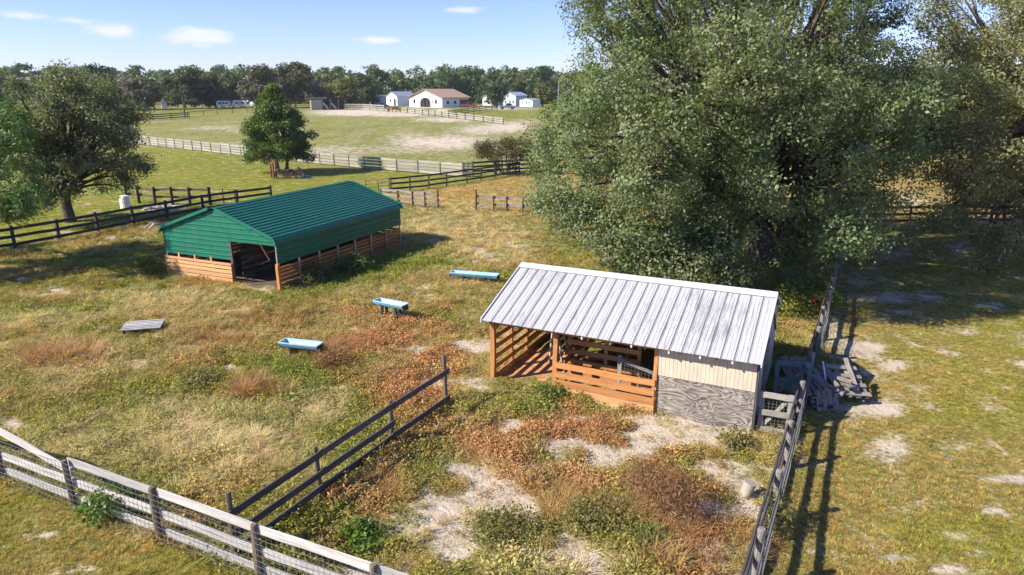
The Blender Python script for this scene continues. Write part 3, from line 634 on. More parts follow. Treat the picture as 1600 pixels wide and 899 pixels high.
    grooved('siding_strip', gm, Vector((XC, .02, 0)), Vector((0, 1, 0)), D, -.05, gab, .30, Vector((1, 0, 0)))
    board('corner_trim', (XC + .035, -.035, -.05), (XC + .035, -.035, 1.98), .09, .05, M['dark'], T, up=(0, 1, 0))
    board('gable_brace', (XC + .05, .3, 1.75), (XC + .05, 2.3, 2.75), .09, .03, M['dark'], T)
    board('gable_brace', (XC + .05, 2.5, 2.7), (XC + .05, 4.3, 1.5), .09, .03, M['dark'], T)
    dr = MB(); dr.box(XC + .03, XC + .06, 1.5, 2.4, .05, 1.85); dr.build('side_door', M['grey'], T)
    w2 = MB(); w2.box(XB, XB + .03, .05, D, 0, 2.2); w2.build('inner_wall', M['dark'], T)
    w3 = MB(); w3.box(XB + .05, XC - .05, D - .02, D + .02, 0, 2.1); w3.build('rear_wall', M['grey'], T)
    # hanging insulator hooks under the eave
    for x in (2.9, 4.3, 5.3, 6.1, 6.9): MB().box(x - .02, x + .02, es + .05, es + .09, ez - .12, ez - .01).build('eave_hook', M['whitep'], T)
    # loose gate leaning in the stall and a white trestle in the open bay
    Gt = thing('stall_gate', 'weathered grey wire gate leaning inside the orange slatted stall', 'gate', T.matrix_basis @ Vector((3.75, .55, .05)), T.rotation_euler.z)
    for (p, q) in (((0, 0, 0), (0, .05, 1.25)), ((1.0, .1, 0), (1.0, .1, .9)),): board('stile', p, q, .12, .05, M['grey'], Gt, up=(1, 0, 0))
    for (p, q) in (((0, 0, 1.15), (1.0, .1, .85)), ((0, 0, .2), (1.0, .1, .15))): board('rail', p, q, .10, .04, M['grey'], Gt)
    wr = MB()
    for k in range(10): wr.tube([(.1 * k + .05, .02, .2), (.1 * k + .05, .04, 1.1 - .03 * k)], .006, 3)
    for k in range(9): wr.tube([(0, .02, .2 + .1 * k), (1.0, .1, .15 + .085 * k)], .006, 3)
    wr.build('wire_mesh', M['wire'], Gt)
    Tr = thing('trestle', 'pale grey A-frame trestle standing at the back of the open bay', 'trestle', T.matrix_basis @ Vector((.95, 2.1, .045)), T.rotation_euler.z)
    for (p, q) in (((0, 0, 0), (.12, .1, 1.6)), ((.45, 0, 0), (.18, .1, 1.6)), ((0, .6, 0), (.12, .45, 1.6)), ((.45, .6, 0), (.18, .45, 1.6))): board('leg', p, q, .09, .04, M['white'], Tr, up=(0, 1, 0))
    board('top_rail', (.15, .05, 1.6), (.15, .5, 1.6), .1, .08, M['white'], Tr)
    return T
SHED = build_white()
# ------------------------------------------------------------------ fences
def G3(p): return Vector((p.x, p.y, float(gz(p.x, p.y))))
def fence(name, label, pts, rails, h, mat, pmat=None, pr=.07, w=.14, t=.03, rnd=True, off=1, wire=False, group=None, jit=.02, posts=True, extra=None, cat='fence', skip=()):
    """posts at pts, boards between neighbours on one side; extra: {(bay, rail): (dz_left, dz_right)}"""
    pts = [G3(p) for p in pts]; base = pts[0]; T = thing(name, label, cat, base, 0, group); pmat = pmat or mat
    for i, p in enumerate(pts):
        hh = (h[i] if isinstance(h, (list, tuple)) else h) * random.uniform(.98, 1.03)
        q = pts[min(i + 1, len(pts) - 1)] - pts[max(i - 1, 0)]
        if posts: post('post', p - base - Vector((0, 0, .25)), hh + .25, pr, pmat, T, rnd, .025, math.atan2(q.y, q.x))
    for i in range(len(pts) - 1):
        d = (pts[i + 1] - pts[i]); n = Vector((-d.y, d.x, 0)).normalized() * (pr + t * .5) * off
        for k, z in enumerate(rails):
            if (i, k) in skip: continue
            a, b = (extra or {}).get((i, k), (0, 0))
            p0 = pts[i] - base + n + Vector((0, 0, z + a + random.uniform(-jit, jit))) - d.normalized() * .06; p1 = pts[i + 1] - base + n + Vector((0, 0, z + b + random.uniform(-jit, jit))) + d.normalized() * .06
            board('rail', p0, p1, w, t, mat, T)
    if wire:
        mb = MB(); zs = np.linspace(.05, wire, 10)
        for i in range(len(pts) - 1):
            d = pts[i + 1] - pts[i]; n = Vector((-d.y, d.x, 0)).normalized() * (-pr * off - .012) if wire > 0 else 0; p = pts[i] - base + n
            wv = [random.uniform(-.03, .03) for _ in range(20)]
            for z in zs: mb.tube([p + d * (s / 6) + Vector((0, 0, z + wv[s] * .5)) for s in range(7)], .0045, 3, False)
            m = int(d.length / .12)
            for k in range(m): mb.tube([p + d * (k / m) + Vector((0, 0, zs[0])), p + d * (k / m) + Vector((0, 0, zs[-1]))], .0035, 3, False)
        tag(mb.build('wire_mesh', M['wire'], T), kind=None)
    return T
def along(a, b, sp):
    n = max(1, round((b - a).length / sp)); return [a + (b - a) * (k / n) for k in range(n + 1)]
def chain(px, sp):
    out = []
    ws = [P(*q) for q in px]
    for a, b in zip(ws[:-1], ws[1:]):
        q = along(a, b, sp); out += q if not out else q[1:]
    return out
# front fence with white-faced boards and wire
fp = [FA + FD * k for k in (-2, -1, 0, 1, 2, 3, 4)]
fence('board_fence', 'weathered white-topped board and wire fence across the lower left corner', fp, (.22, .60, 1.06), 1.17, M['white'], M['postw'], .062, .17, .035, off=1, wire=1.12, extra={(1, 2): (.22, -.22), (0, 2): (-.1, .22)})
# three-rail dark cross fence
cp = [CA - CD * .46, CA, CA + CD * .5, CB]
fence('rail_fence', 'dark grey three-rail divider fence running up from the white-topped fence', cp, (.27, .60, 1.06), [1.46, 1.2, 1.18, 1.5], M['dark'], M['postw'], .055, .15, .035, off=-1, skip=((2, 1),), jit=.01)
# right-hand fence beside the shed
rp = [RA + RD * (k * 2.35 - 5.2) for k in range(18)]
fence('wire_fence', 'old grey board fence with wire running from the bottom edge past the shed corner', rp, (.25, .68, 1.12), 1.28, M['dark'], M['grey'], .075, .15, .035, off=1, wire=1.1, jit=.04)
# left black fence
fence('black_fence', 'black three-rail fence at left edge in front of the spreading oak', [P(*q) for q in ((-150, 415), (-60, 401), (24, 388.5), (92.5, 376), (154, 363.5), (209, 352), (262, 342), (318, 331), (372, 323), (424, 315))], (.25, .68, 1.12), 1.25, M['black'], None, .07, .17, .04, rnd=False, off=-1)
# corral behind the green barn
fence('corral_fence', 'black-brown two-rail corral fence by the white barrel and rubble', [P(*q) for q in ((200, 317), (218, 318), (243, 321), (270, 320.5), (297, 321), (329, 321))], (.62, 1.18), 1.38, M['brownf'], M['black'], .11, .17, .05, jit=.05)
fence('pipe_gate', 'thin dark pipe gate between the corral fence and the green barn roof', [P(*q) for q in ((331, 321), (350, 322), (369, 323))], (.25, .6, .95, 1.25), 1.3, M['brownf'], None, .035, .045, .04, cat='gate')
# long pale fence across the middle distance
wp = chain([(150, 219), (235, 228), (330, 238.5), (410, 247.5), (500, 257.5), (620, 268.5), (724, 277)], 2.6)
fence('pale_fence', 'long pale four-rail fence crossing the field behind the lone round tree', wp, (.22, .56, .90, 1.24), 1.36, M['whitef'], M['brownf'], .04, .24, .03, jit=.015)
g0 = P(723, 277); g1 = P(738, 277)
T = thing('slat_gate', 'small grey slatted gate at the right end of the pale fence', 'gate', G3(g0))
for k in range(5): board('slat', Vector((0, 0, .25 + .27 * k)), G3(g1) - G3(g0) + Vector((0, 0, .25 + .27 * k)), .17, .04, M['grey'], T)
for f_ in (0.03, .5, .97): board('stile', (G3(g1) - G3(g0)) * f_ + Vector((0, -.05, 0)), (G3(g1) - G3(g0)) * f_ + Vector((0, -.05, 1.5)), .16, .05, M['grey'], T, up=(1, 0, 0))
fence('dark_fence', 'short dark fence behind the multi-stemmed shrub right of the slatted gate', chain([(739, 276), (775, 273), (835, 270)], 2.6), (.5, .95, 1.35), 1.5, M['black'], None, .07, .17, .04)
fence('lane_fence', 'dark three-rail fence rising right from the green barn roof end', chain([(611, 301), (641, 298), (698, 290.5), (730, 285.5), (773, 279), (812, 272)], 2.5), (.28, .72, 1.15), 1.28, M['black'], M['dark'], .065, .15, .04)
fence('tube_gate', 'thin tubular farm gate against the far corner of the green barn roof', [P(*q) for q in ((572, 305), (592, 303), (609, 301))], (.3, .6, .9, 1.2), 1.22, M['galv'], M['dark'], .03, .04, .03, cat='gate')
fence('grey_fence', 'grey weathered fence left of the gap in the golden grass', [P(*q) for q in ((596, 318), (622, 321), (645, 323.5), (664, 326), (684.5, 328))], (.30, .72, 1.08), [1.1, 1.1, 1.2, 1.2, 1.6], M['grey'], M['dark'], .06, .16, .035)
fence('grey_fence', 'grey weathered fence right of the gap running behind the oak', [P(*q) for q in ((744, 330), (771, 332), (792, 333), (816, 335), (842, 337), (870, 340))], (.55, 1.08), [1.6, 1.2, 1.2, 1.2, 1.2, 1.2], M['grey'], M['dark'], .065, .17, .035)
fence('shaded_fence', 'dark fence in the shade under the oak branches at right', chain([(1250, 356), (1420, 352), (1620, 350), (1800, 350)], 2.6), (.3, .72, 1.15), 1.25, M['dark'], None, .07, .17, .04)
# far fences
fence('far_black_fence', 'dark rail fence beyond the spreading oak at far left', chain([(170, 192), (240, 188.5), (294, 184.5)], 4), (.35, .8, 1.25), 1.45, M['black'], None, .09, .2, .05)
fence('far_post_fence', 'distant thin post fence climbing behind the far left paddock', chain([(296, 183.5), (340, 179.5), (386, 176), (440, 173), (486, 171)], 5), (1.25,), 1.4, M['dark'], None, .08, .14, .05)
fence('far_white_fence', 'pale three-rail fence below the white barn beside the sand', chain([(626, 176), (660, 179.5), (701, 184.5), (786, 195)], 4), (.35, .8, 1.25), 1.4, M['whitef'], M['dark'], .09, .22, .05)
fence('far_brown_fence', 'brown rail fence crossing the grass right of the white barn', chain([(701, 183), (740, 177), (777, 172.5)], 4.5), (.45, .95, 1.4), 1.5, M['brownf'], None, .09, .2, .05)
fence('far_paddock_fence', 'pale rails beside the open grey run-in shed', chain([(541, 172), (567, 172), (600, 174.5)], 5), (.5, 1.05, 1.6), 1.8, M['whitef'], None, .1, .25, .05)
# ------------------------------------------------------------------ troughs, pallet, gates, scrap
def trough(label, pl, pr_, h, w=.42, grp='blue feed troughs in the pasture'):
    a, b = G3(pl), G3(pr_); d = (b - a); L = d.length; rz = math.atan2(d.y, d.x)
    T = thing('feed_trough', label, 'trough', a, rz, grp)
    n = 9; outer = [(w / 2 * math.cos(math.pi + math.pi * k / (n - 1)), h + .02 + .26 * math.sin(math.pi + math.pi * k / (n - 1)) * .85) for k in range(n)]
    inner = [(x * .9, z * 1.0 + .028) for (x, z) in outer]; inner[0] = (inner[0][0], h + .02); inner[-1] = (inner[-1][0], h + .02)
    mb = MB(); vs = []
    for x in (0, L): vs += [(x, y, z) for (y, z) in outer]
    fs = [(k, k + 1, n + k + 1, n + k) for k in range(n - 1)] + [tuple(range(n)), tuple(range(n, 2 * n))]; mb.add(vs, fs); mb.build('shell', M['blue'], T, False)
    mb = MB(); vs = []
    for x in (.03, L - .03): vs += [(x, y, z) for (y, z) in inner]
    mb.add(vs, [(k + 1, k, n + k, n + k + 1) for k in range(n - 1)] + [tuple(range(n))[::-1], tuple(range(n, 2 * n))[::-1]]); mb.build('basin', M['bluein'], T)
    mb = MB()
    for y in (-w / 2, w / 2): mb.box(-.02, L + .02, y - .02, y + .02, h, h + .035)
    for x in (-.01, L + .01): mb.box(x - .02, x + .02, -w / 2, w / 2, h, h + .035)
    mb.build('rim', M['bluein'], T)
    for x in (-.06, L + .02): MB().box(x, x + .04, -w * .32, w * .32, h - .2, h - .03).build('end_plate', M['blackp'], T)
    for x in (L * .26, L * .74):
        for y in (-w * .3, w * .3): MB().box(x - .045, x + .045, y - .04, y + .04, -.1, h - .1).build('leg', M['blackp'], T)
trough('pale blue feed trough standing low in grass, nearest of the three', P(444, 555), P(501, 560), .50)
trough('pale blue feed trough on tall black legs in the russet weeds', P(590, 494), P(634, 503), .66)
trough('long blue feed trough farthest back, left of the white roof', P(706, 440), P(778, 444), .46)
a = P(190, 527); b = P(252, 521.5); T = thing('wood_pallet', 'grey slatted wooden pallet lying in the pasture left of the troughs', 'pallet', G3(a), math.atan2((b - a).y, (b - a).x)); L_ = (b - a).length
for k in range(6): board('slat', (0, .02 + .14 * k, .26 + .012 * k), (L_, .02 + .14 * k, .26 + .012 * k), .115, .028, M['white'], T, up=(0, 1, 0))
for x in (.05, L_ / 2, L_ - .05): board('runner', (x, 0, .19), (x, .78, .24), .09, .05, M['grey'], T)
for x in (.06, L_ - .06): board('foot', (x, .08, -.05), (x, .08, .18), .1, .1, M['dark'], T, up=(1, 0, 0))
def wgate(name, label, p0, p1, h, mat, wmat=True, brace=True):
    p0, p1 = G3(p0), G3(p1); d = p1 - p0; d.z = 0; L = d.length; T = thing(name, label, 'gate', p0, math.atan2(d.y, d.x))
    for x in (.06, L - .06): board('stile', (x, 0, .05), (x, 0, h), .12, .045, mat, T, up=(1, 0, 0))
    for z in (.12, h * .52, h - .07): board('rail', (0, -.045, z), (L, -.045, z), .15, .035, mat, T)
    if brace: board('brace', (.1, .045, .15), (L - .1, .045, h - .12), .09, .03, mat, T)
    if wmat:
        mb = MB()
        for k in range(int(L / .09)): mb.tube([(.05 + k * .09, .03, .1), (.05 + k * .09, .03, h - .05)], .005, 3)
        for k in range(int(h / .09)): mb.tube([(.02, .03, .1 + k * .09), (L - .02, .03, .1 + k * .09)], .005, 3)
        mb.build('wire_mesh', M['wire'], T)
gp = RFw + aw * .12 + sw * .12
fx = RA + RD * ((gp - RA).dot(RD) + .1)
wgate('pen_gate', 'small weathered grey gate with wire between cream feed room and right-hand fence', gp, gp + (fx - gp) * .86, 1.15, M['whitef'])
q = gp + sw * 2.2 + aw * .15
wgate('teal_gate', 'faded teal braced gate in the shade behind the shed corner', q, q + aw * .95 + sw * .25, 1.2, M['teal'], False)
# scrap timber heap right of the fence
SB = P(1262, 640); U = Vector((.93, .10, 0)).normalized(); Vv = Vector((-U.y, U.x, 0))
def S(u, v, z): p = SB + U * u + Vv * v; return Vector((p.x, p.y, float(gz(p.x, p.y)) + z))
def plank(label, p0, p1, w, t, mat, up=(0, 0, 1), group='scrap planks heaped by the fence'):
    T_ = thing('scrap_plank', label, 'plank', p0, 0, group); board('plank', Vector((0, 0, 0)), p1 - p0, w, t, mat, T_, up)
for k in range(7): plank('%s plank in the low layer of the scrap heap, %s from the fence' % (('dark', 'grey')[k % 2], ('first', 'second', 'third', 'fourth', 'fifth', 'sixth', 'seventh')[k]), S(.05 + .13 * k, -.1 + random.uniform(-.1, .1), .06 + .05 * (k % 3)), S(.1 + .15 * k, 1.3 + random.uniform(-.2, .4), .25 + .05 * (k % 2)), .13, .04, M['grey' if k % 2 else 'dark'], up=(1, 0, .2))
for k in range(3): plank('%s broad grey board leaning on the fence behind the scrap heap' % ('leftmost', 'middle', 'rightmost')[k], S(-.2 + .3 * k, .35, .35), S(-.05 + .32 * k, 1.5, .95), .24, .035, M['grey'], up=(1, 0, .3), group='boards leaning on the fence')
plank('long grey beam lying diagonally across the top of the scrap heap', S(-.25, 1.25, 1.0), S(.95, -.05, .45), .10, .08, M['grey'])
plank('thin white pole leaning upright in the middle of the scrap heap', S(.62, .15, .4), S(.82, .9, 1.05), .035, .035, M['whitep'])
for k in range(16):
    ang = random.uniform(-.7, .7); z0 = .25 + .05 * (k % 9) + .2 * (k > 8); cx = .15 + .13 * (k % 9); plank('grey offcut tossed on the scrap heap, %s counting from the fence, %s layer' % (('first', 'second', 'third', 'fourth', 'fifth', 'sixth', 'seventh', 'eighth', 'ninth')[k % 9], 'upper' if k > 8 else 'lower'), S(cx - .5 * math.sin(ang), .5 - .55 * math.cos(ang), z0), S(cx + .5 * math.sin(ang), .5 + .55 * math.cos(ang), z0 + random.uniform(-.1, .2)), random.uniform(.09, .16), .05, M['grey'], up=(1, 0, .2))
for k in range(4): plank('short grey board standing on end in the scrap heap, %s of four' % ('first', 'second', 'third', 'last')[k], S(.28 + .16 * k, -.12, .0), S(.30 + .17 * k, .12, .55), .14, .03, M['grey'], up=(1, 0, 0))
Tp = thing('broken_pallet', 'broken grey pallet lying tilted on the right end of the scrap heap', 'pallet', S(.85, .1, .3), math.atan2(U.y, U.x))
for k in range(4): board('slat', (-.02 + .03 * k, -.02 + .27 * k, .16 + .15 * k), (.98, -.08 + .27 * k, .06 + .15 * k), .13, .03, M['grey'], Tp, up=(0, .9, .5))
for k in range(4): board('runner', (.08 + .27 * k, -.1, .06 - .03 * k), (.1 + .27 * k, .95, .62 - .03 * k), .12, .045, M['grey'], Tp, up=(1, 0, .1))
board('loose_slat', (.55, -.05, .2), (.75, .95, .75), .12, .035, M['grey'], Tp, up=(1, 0, .2))
# bits and pieces
def lathe(name, prof, mat, parent=None, n=16):
    mb = MB(); k = len(prof)
    for (r, z) in prof:
        for i in range(n): a = 2 * math.pi * i / n; mb.v.append((r * math.cos(a), r * math.sin(a), z))
    for j in range(k - 1): mb.f += [(j * n + i, j * n + (i + 1) % n, (j + 1) * n + (i + 1) % n, (j + 1) * n + i) for i in range(n)]
    mb.f.append(tuple(range(n))[::-1]); mb.f.append(tuple((k - 1) * n + i for i in range(n))); return mb.build(name, mat, parent)
pb = P(197, 327)
T = thing('drum', 'white plastic drum at the left end of the corral fence', 'barrel', G3(pb))
lathe('body', [(.34, 0), (.36, .1), (.35, .3), (.37, .33), (.35, .36), (.35, .62), (.37, .65), (.35, .68), (.34, .9), (.30, .95)], M['whitep'], T); lathe('lid', [(.31, .952), (.31, .985), (.26, .995)], M['whitep'], T)
pb = P(1167, 776); T = thing('feed_bucket', 'cream bucket leaning in the sand left of the right-hand fence', 'bucket', G3(pb) + Vector((0, 0, .2))); T.rotation_euler = (.18, .22, .6)
lathe('body', [(.11, -.22), (.135, .14)], M['cream'], T); lathe('rim', [(.145, .142), (.145, .16), (.12, .162)], M['cream'], T)
pb = P(1271, 492); T = thing('red_bucket', 'dark red bucket hanging on the fence above the yellow-green bush', 'bucket', G3(pb) + Vector((0, 0, .45)))
lathe('body', [(.13, 0), (.17, .3)], M['red'], T); lathe('rim', [(.182, .302), (.182, .325), (.15, .326)], M['red'], T)
def rock(label, p, r, seed, grp=None):
    rr = random.Random(seed); bm = bmesh.new(); bmesh.ops.create_icosphere(bm, subdivisions=2, radius=1)
    for v in bm.verts:
        k = 1 + .22 * math.sin(v.co.x * 3 + seed) * math.cos(v.co.y * 4 + seed) + rr.uniform(-.1, .1); v.co = Vector((v.co.x * r * 1.3 * k, v.co.y * r * k, max(v.co.z, -.3) * r * .6 * k))
    me = bpy.data.meshes.new('rock'); bm.to_mesh(me); bm.free(); o = link('rock', me, M['stone']); o.location = G3(p) + Vector((0, 0, r * .1)); o.rotation_euler = (0, 0, rr.uniform(0, 6)); tag(o, label, 'rock', grp)
rk = random.Random(3)
for k in range(16): rock('pale rubble stone in the pile below the corral fence', P(rk.uniform(224, 290), rk.uniform(322, 330)), rk.uniform(.10, .28), k, 'rubble stones below the corral fence')
rock('pale stone alone in the dry grass left of the green barn', P(34, 438), .2, 44)
# clutter under the lone tree
for k, (u, v, hh, lb) in enumerate(((424.5, 278, 1.25, 'shortest rust-red post under the lone round tree, leftmost'), (428.5, 279.5, 1.5, 'middle rust-red post of three under the lone round tree'), (432, 279, 1.75, 'tallest rust-red post under the lone round tree, rightmost'))):
    T = thing('rust_post', lb, 'post', G3(P(u, v)), 0, 'rust-red posts under the lone tree'); post('shaft', (0, 0, -.1), hh + .1, .10, M['rust'], T, True); lathe('cap', [(.12, hh), (.12, hh + .05), (.05, hh + .08)], M['rust'], T, 10)
T = thing('farm_implement', 'dark spoked farm implement parked under the lone round tree', 'implement', G3(P(438, 280)))
for (x, y) in ((0, 0), (1.1, 0), (1.9, .2), (.4, 1.0), (1.5, 1.1)):
    w_ = MB(); n = 16; r = .48; c = Vector((x, y, .5)); w_.tube([c + Vector((r * math.cos(6.2832 * k / n), 0, r * math.sin(6.2832 * k / n))) for k in range(n + 1)], .05, 5, False); wo = w_.build('wheel', M['blackp'], T)
    s_ = MB()
    for k in range(6): s_.tube([c, c + Vector((r * math.cos(1.047 * k), 0, r * math.sin(1.047 * k)))], .02, 4)
    s_.build('spoke_set', M['rust'], wo)
for (p, q) in (((-.2, .1, .6), (2.1, .2, .75)), ((.2, 1, .7), (1.8, 1.1, .8)), ((.3, 0, .6), (.4, 1.1, .7)), ((1.6, .1, .7), (1.6, 1.1, 1.1)), ((.4, .5, .6), (.5, .5, 1.3))): board('frame_bar', p, q, .08, .08, M['black'], T)
a = P(465, 279.5); T = thing('tarp', 'crumpled blue tarpaulin on the grass at the lone tree', 'tarp', G3(a)); mb = MB(); nx, ny = 8, 6
for j in range(ny):
    for i in range(nx): mb.v.append((i * .16, j * .2, .12 + .22 * abs(math.sin(i * 1.7 + j)) * math.sin(math.pi * (i + .5) / nx) + (-.12 if i in (0, nx - 1) or j in (0, ny - 1) else 0)))
for j in range(ny - 1): mb.f += [(j * nx + i, j * nx + i + 1, (j + 1) * nx + i + 1, (j + 1) * nx + i) for i in range(nx - 1)]
mb.build('sheet', plain('blue_tarp', (.10, .13, .32), .5, 0, .3, 2), T)
wh = P(225, 360); T = thing('sawhorse', 'small bent white sawhorse lying in the weeds left of the green barn', 'sawhorse', G3(wh))
for (p, q) in (((0, 0, .1), (.45, .1, .5)), ((.45, .1, .5), (.8, .3, .35)), ((.2, 0, .0), (.5, .5, .4))): board('bar', p, q, .06, .05, M['whitep'], T)
# ------------------------------------------------------------------ trees
def leaf_quads(c, out, L, Wd, rng, upb=.35, outb=1.15):
    n = len(c); nn = rng.normal(0, 1, (n, 3)) * .75 + out * outb; nn[:, 2] += upb; nn /= np.linalg.norm(nn, axis=1)[:, None] + 1e-9
    t = rng.normal(0, 1, (n, 3)); t -= nn * (t * nn).sum(1)[:, None]; t /= np.linalg.norm(t, axis=1)[:, None] + 1e-9; b = np.cross(nn, t)
    s = rng.uniform(.65, 1.35, (n, 1)); l = t * (L * .5) * s; w = b * (Wd * .5) * s; k = nn * (L * .12) * s
    return np.stack([c - l, c + w + k, c + l, c - w + k], 1).reshape(-1, 3)
def crown_mesh(name, lobes, nspray, nleaf, L, Wd, cols, seed, spray=.42, flat=.6, shell=.3, reject=None, upb=.35, dark=.0, droop=0.0):
    rng = np.random.default_rng(seed); Cs = []; Os = []; Ks = []; cols = np.array(cols)
    for (c, r, sq) in lobes:
        c = np.array(c); ns = max(3, int(nspray * (r ** 2) * rng.uniform(.8, 1.2)))
        d = rng.normal(0, 1, (ns, 3)); d /= np.linalg.norm(d, axis=1)[:, None]; rad = r * rng.uniform(shell, 1, (ns, 1)) ** .5 * rng.uniform(.85, 1.12, (ns, 1))
        p = c + d * rad * np.array([1, 1, sq])
        lc = cols[rng.integers(0, len(cols))] * rng.uniform(.85, 1.15)
        sc = cols[rng.integers(0, len(cols), ns)] * .6 + lc * .4; sc = sc * rng.uniform(.72, 1.3, (ns, 1))
        off = rng.normal(0, spray, (ns, nleaf, 3)) * np.array([1, 1, flat]); off[:, :, 2] -= droop * np.abs(off[:, :, 0] + off[:, :, 1])
        q = (p[:, None, :] + off).reshape(-1, 3); Cs.append(q); Os.append(np.repeat(d, nleaf, 0)); Ks.append(np.repeat(sc, nleaf, 0) * rng.uniform(.86, 1.16, (ns * nleaf, 1)))
    Cc = np.concatenate(Cs); Oo = np.concatenate(Os); K = np.concatenate(Ks)
    if reject is not None: k = ~reject(Cc); Cc, Oo, K = Cc[k], Oo[k], K[k]
    v = leaf_quads(Cc, Oo, L, Wd, rng, upb); n = len(Cc); f = np.arange(n * 4).reshape(-1, 4)
    return np_mesh(name, v, f, {'col': ('FLOAT_COLOR', rgba(np.repeat(np.clip(K, .005, .9), 4, 0)))})
def voids(lam, seed, thr, n=7):
    """open gaps between the boughs: a smooth random field; leaves below thr are left out"""
    r = np.random.default_rng(seed); k = r.normal(0, 1, (n, 3)); k /= np.linalg.norm(k, axis=1)[:, None]; k[:, 2] *= 1.25; k *= (2 * math.pi / lam) * r.uniform(.7, 1.4, (n, 1)); ph = r.uniform(0, 6.28, n)
    return lambda c: np.sin(c @ k.T + ph).sum(1) / math.sqrt(n / 2) < thr
def limb(mb, a, b, r0, r1, rng, n=5, rise=.15, wob=.10, sides=6):
    a = Vector(a); b = Vector(b); L = (b - a).length; pts = []; rs = []
    for k in range(n + 1):
        t = k / n; p = a.lerp(b, t) + Vector((0, 0, rise * L * math.sin(math.pi * t) * (1 - .3 * t)))
        if 0 < k < n: p += Vector(rng.normal(0, wob * L / n, 3))
        pts.append(p); rs.append(r0 + (r1 - r0) * t ** .8)
    mb.tube(pts, rs, sides); return pts
def tree(name, label, base, lobes, trunk_r, fork, cols, nspray=12, nleaf=26, L=.14, Wd=.075, seed=1, spray=.42, group=None, bark=None, twigs=3, stems=None, reject=None, mat='leaf', rise=.12, droop=0.0, flat=.6, upb=.35, shell=.3):
    """lobes are relative to base; fork = height where limbs leave the trunk"""
    rng = np.random.default_rng(seed); T = thing(name, label, 'tree', base, 0, group); bark = bark or M['bark']
    mb = MB(); fk = []
    for (sx, sy, tx, ty, rr) in (stems or [(0, 0, 0, 0, 1)]):
        pts = [Vector((sx, sy, -.3)), Vector((sx, sy, .15)), Vector((sx + tx * .35 + rng.normal(0, .05), sy + ty * .35, fork * .45)), Vector((sx + tx, sy + ty, fork))]
        mb.tube(pts, [trunk_r * 1.45 * rr, trunk_r * 1.15 * rr, trunk_r * .95 * rr, trunk_r * .8 * rr], 10); fk.append(pts[-1])
    mb.build('trunk', bark, T, True)
    mb = MB()
    for (c, r, sq) in lobes:
        c = Vector(c); f = min(fk, key=lambda q: (Vector((q.x, q.y, 0)) - Vector((c.x, c.y, 0))).length)
        st = f + Vector((0, 0, rng.uniform(-.25, .05) * fork)); d = (c - st).length
        pts = limb(mb, st, c, min(trunk_r * .55, .03 + d * .022), .03, rng, rise=rise)
        for k in range(twigs):
            dd = rng.normal(0, 1, 3); dd /= np.linalg.norm(dd); limb(mb, pts[-2 - (k % 2)], c + Vector(dd * r * .85 * np.array([1, 1, sq])), .026, .008, rng, 4, .05, .12, 4)
    mb.build('branches', bark, T, True)
    link('crown', crown_mesh('crown', lobes, nspray, nleaf, L, Wd, cols, seed + 5, spray, flat, shell, reject, upb, droop=droop), M[mat], T); return T
def inpoly(c, base, pts):
    u, v = pix(c[:, 0] + base.x, c[:, 1] + base.y, c[:, 2] + base.z); return poly(u, v, pts)
OAK = [(.115, .175, .066), (.165, .222, .092), (.215, .255, .115), (.14, .205, .08), (.20, .225, .108), (.245, .275, .135)]
OAKB = [(.235, .255, .11), (.29, .265, .135), (.205, .24, .095), (.315, .28, .155), (.185, .23, .085)]
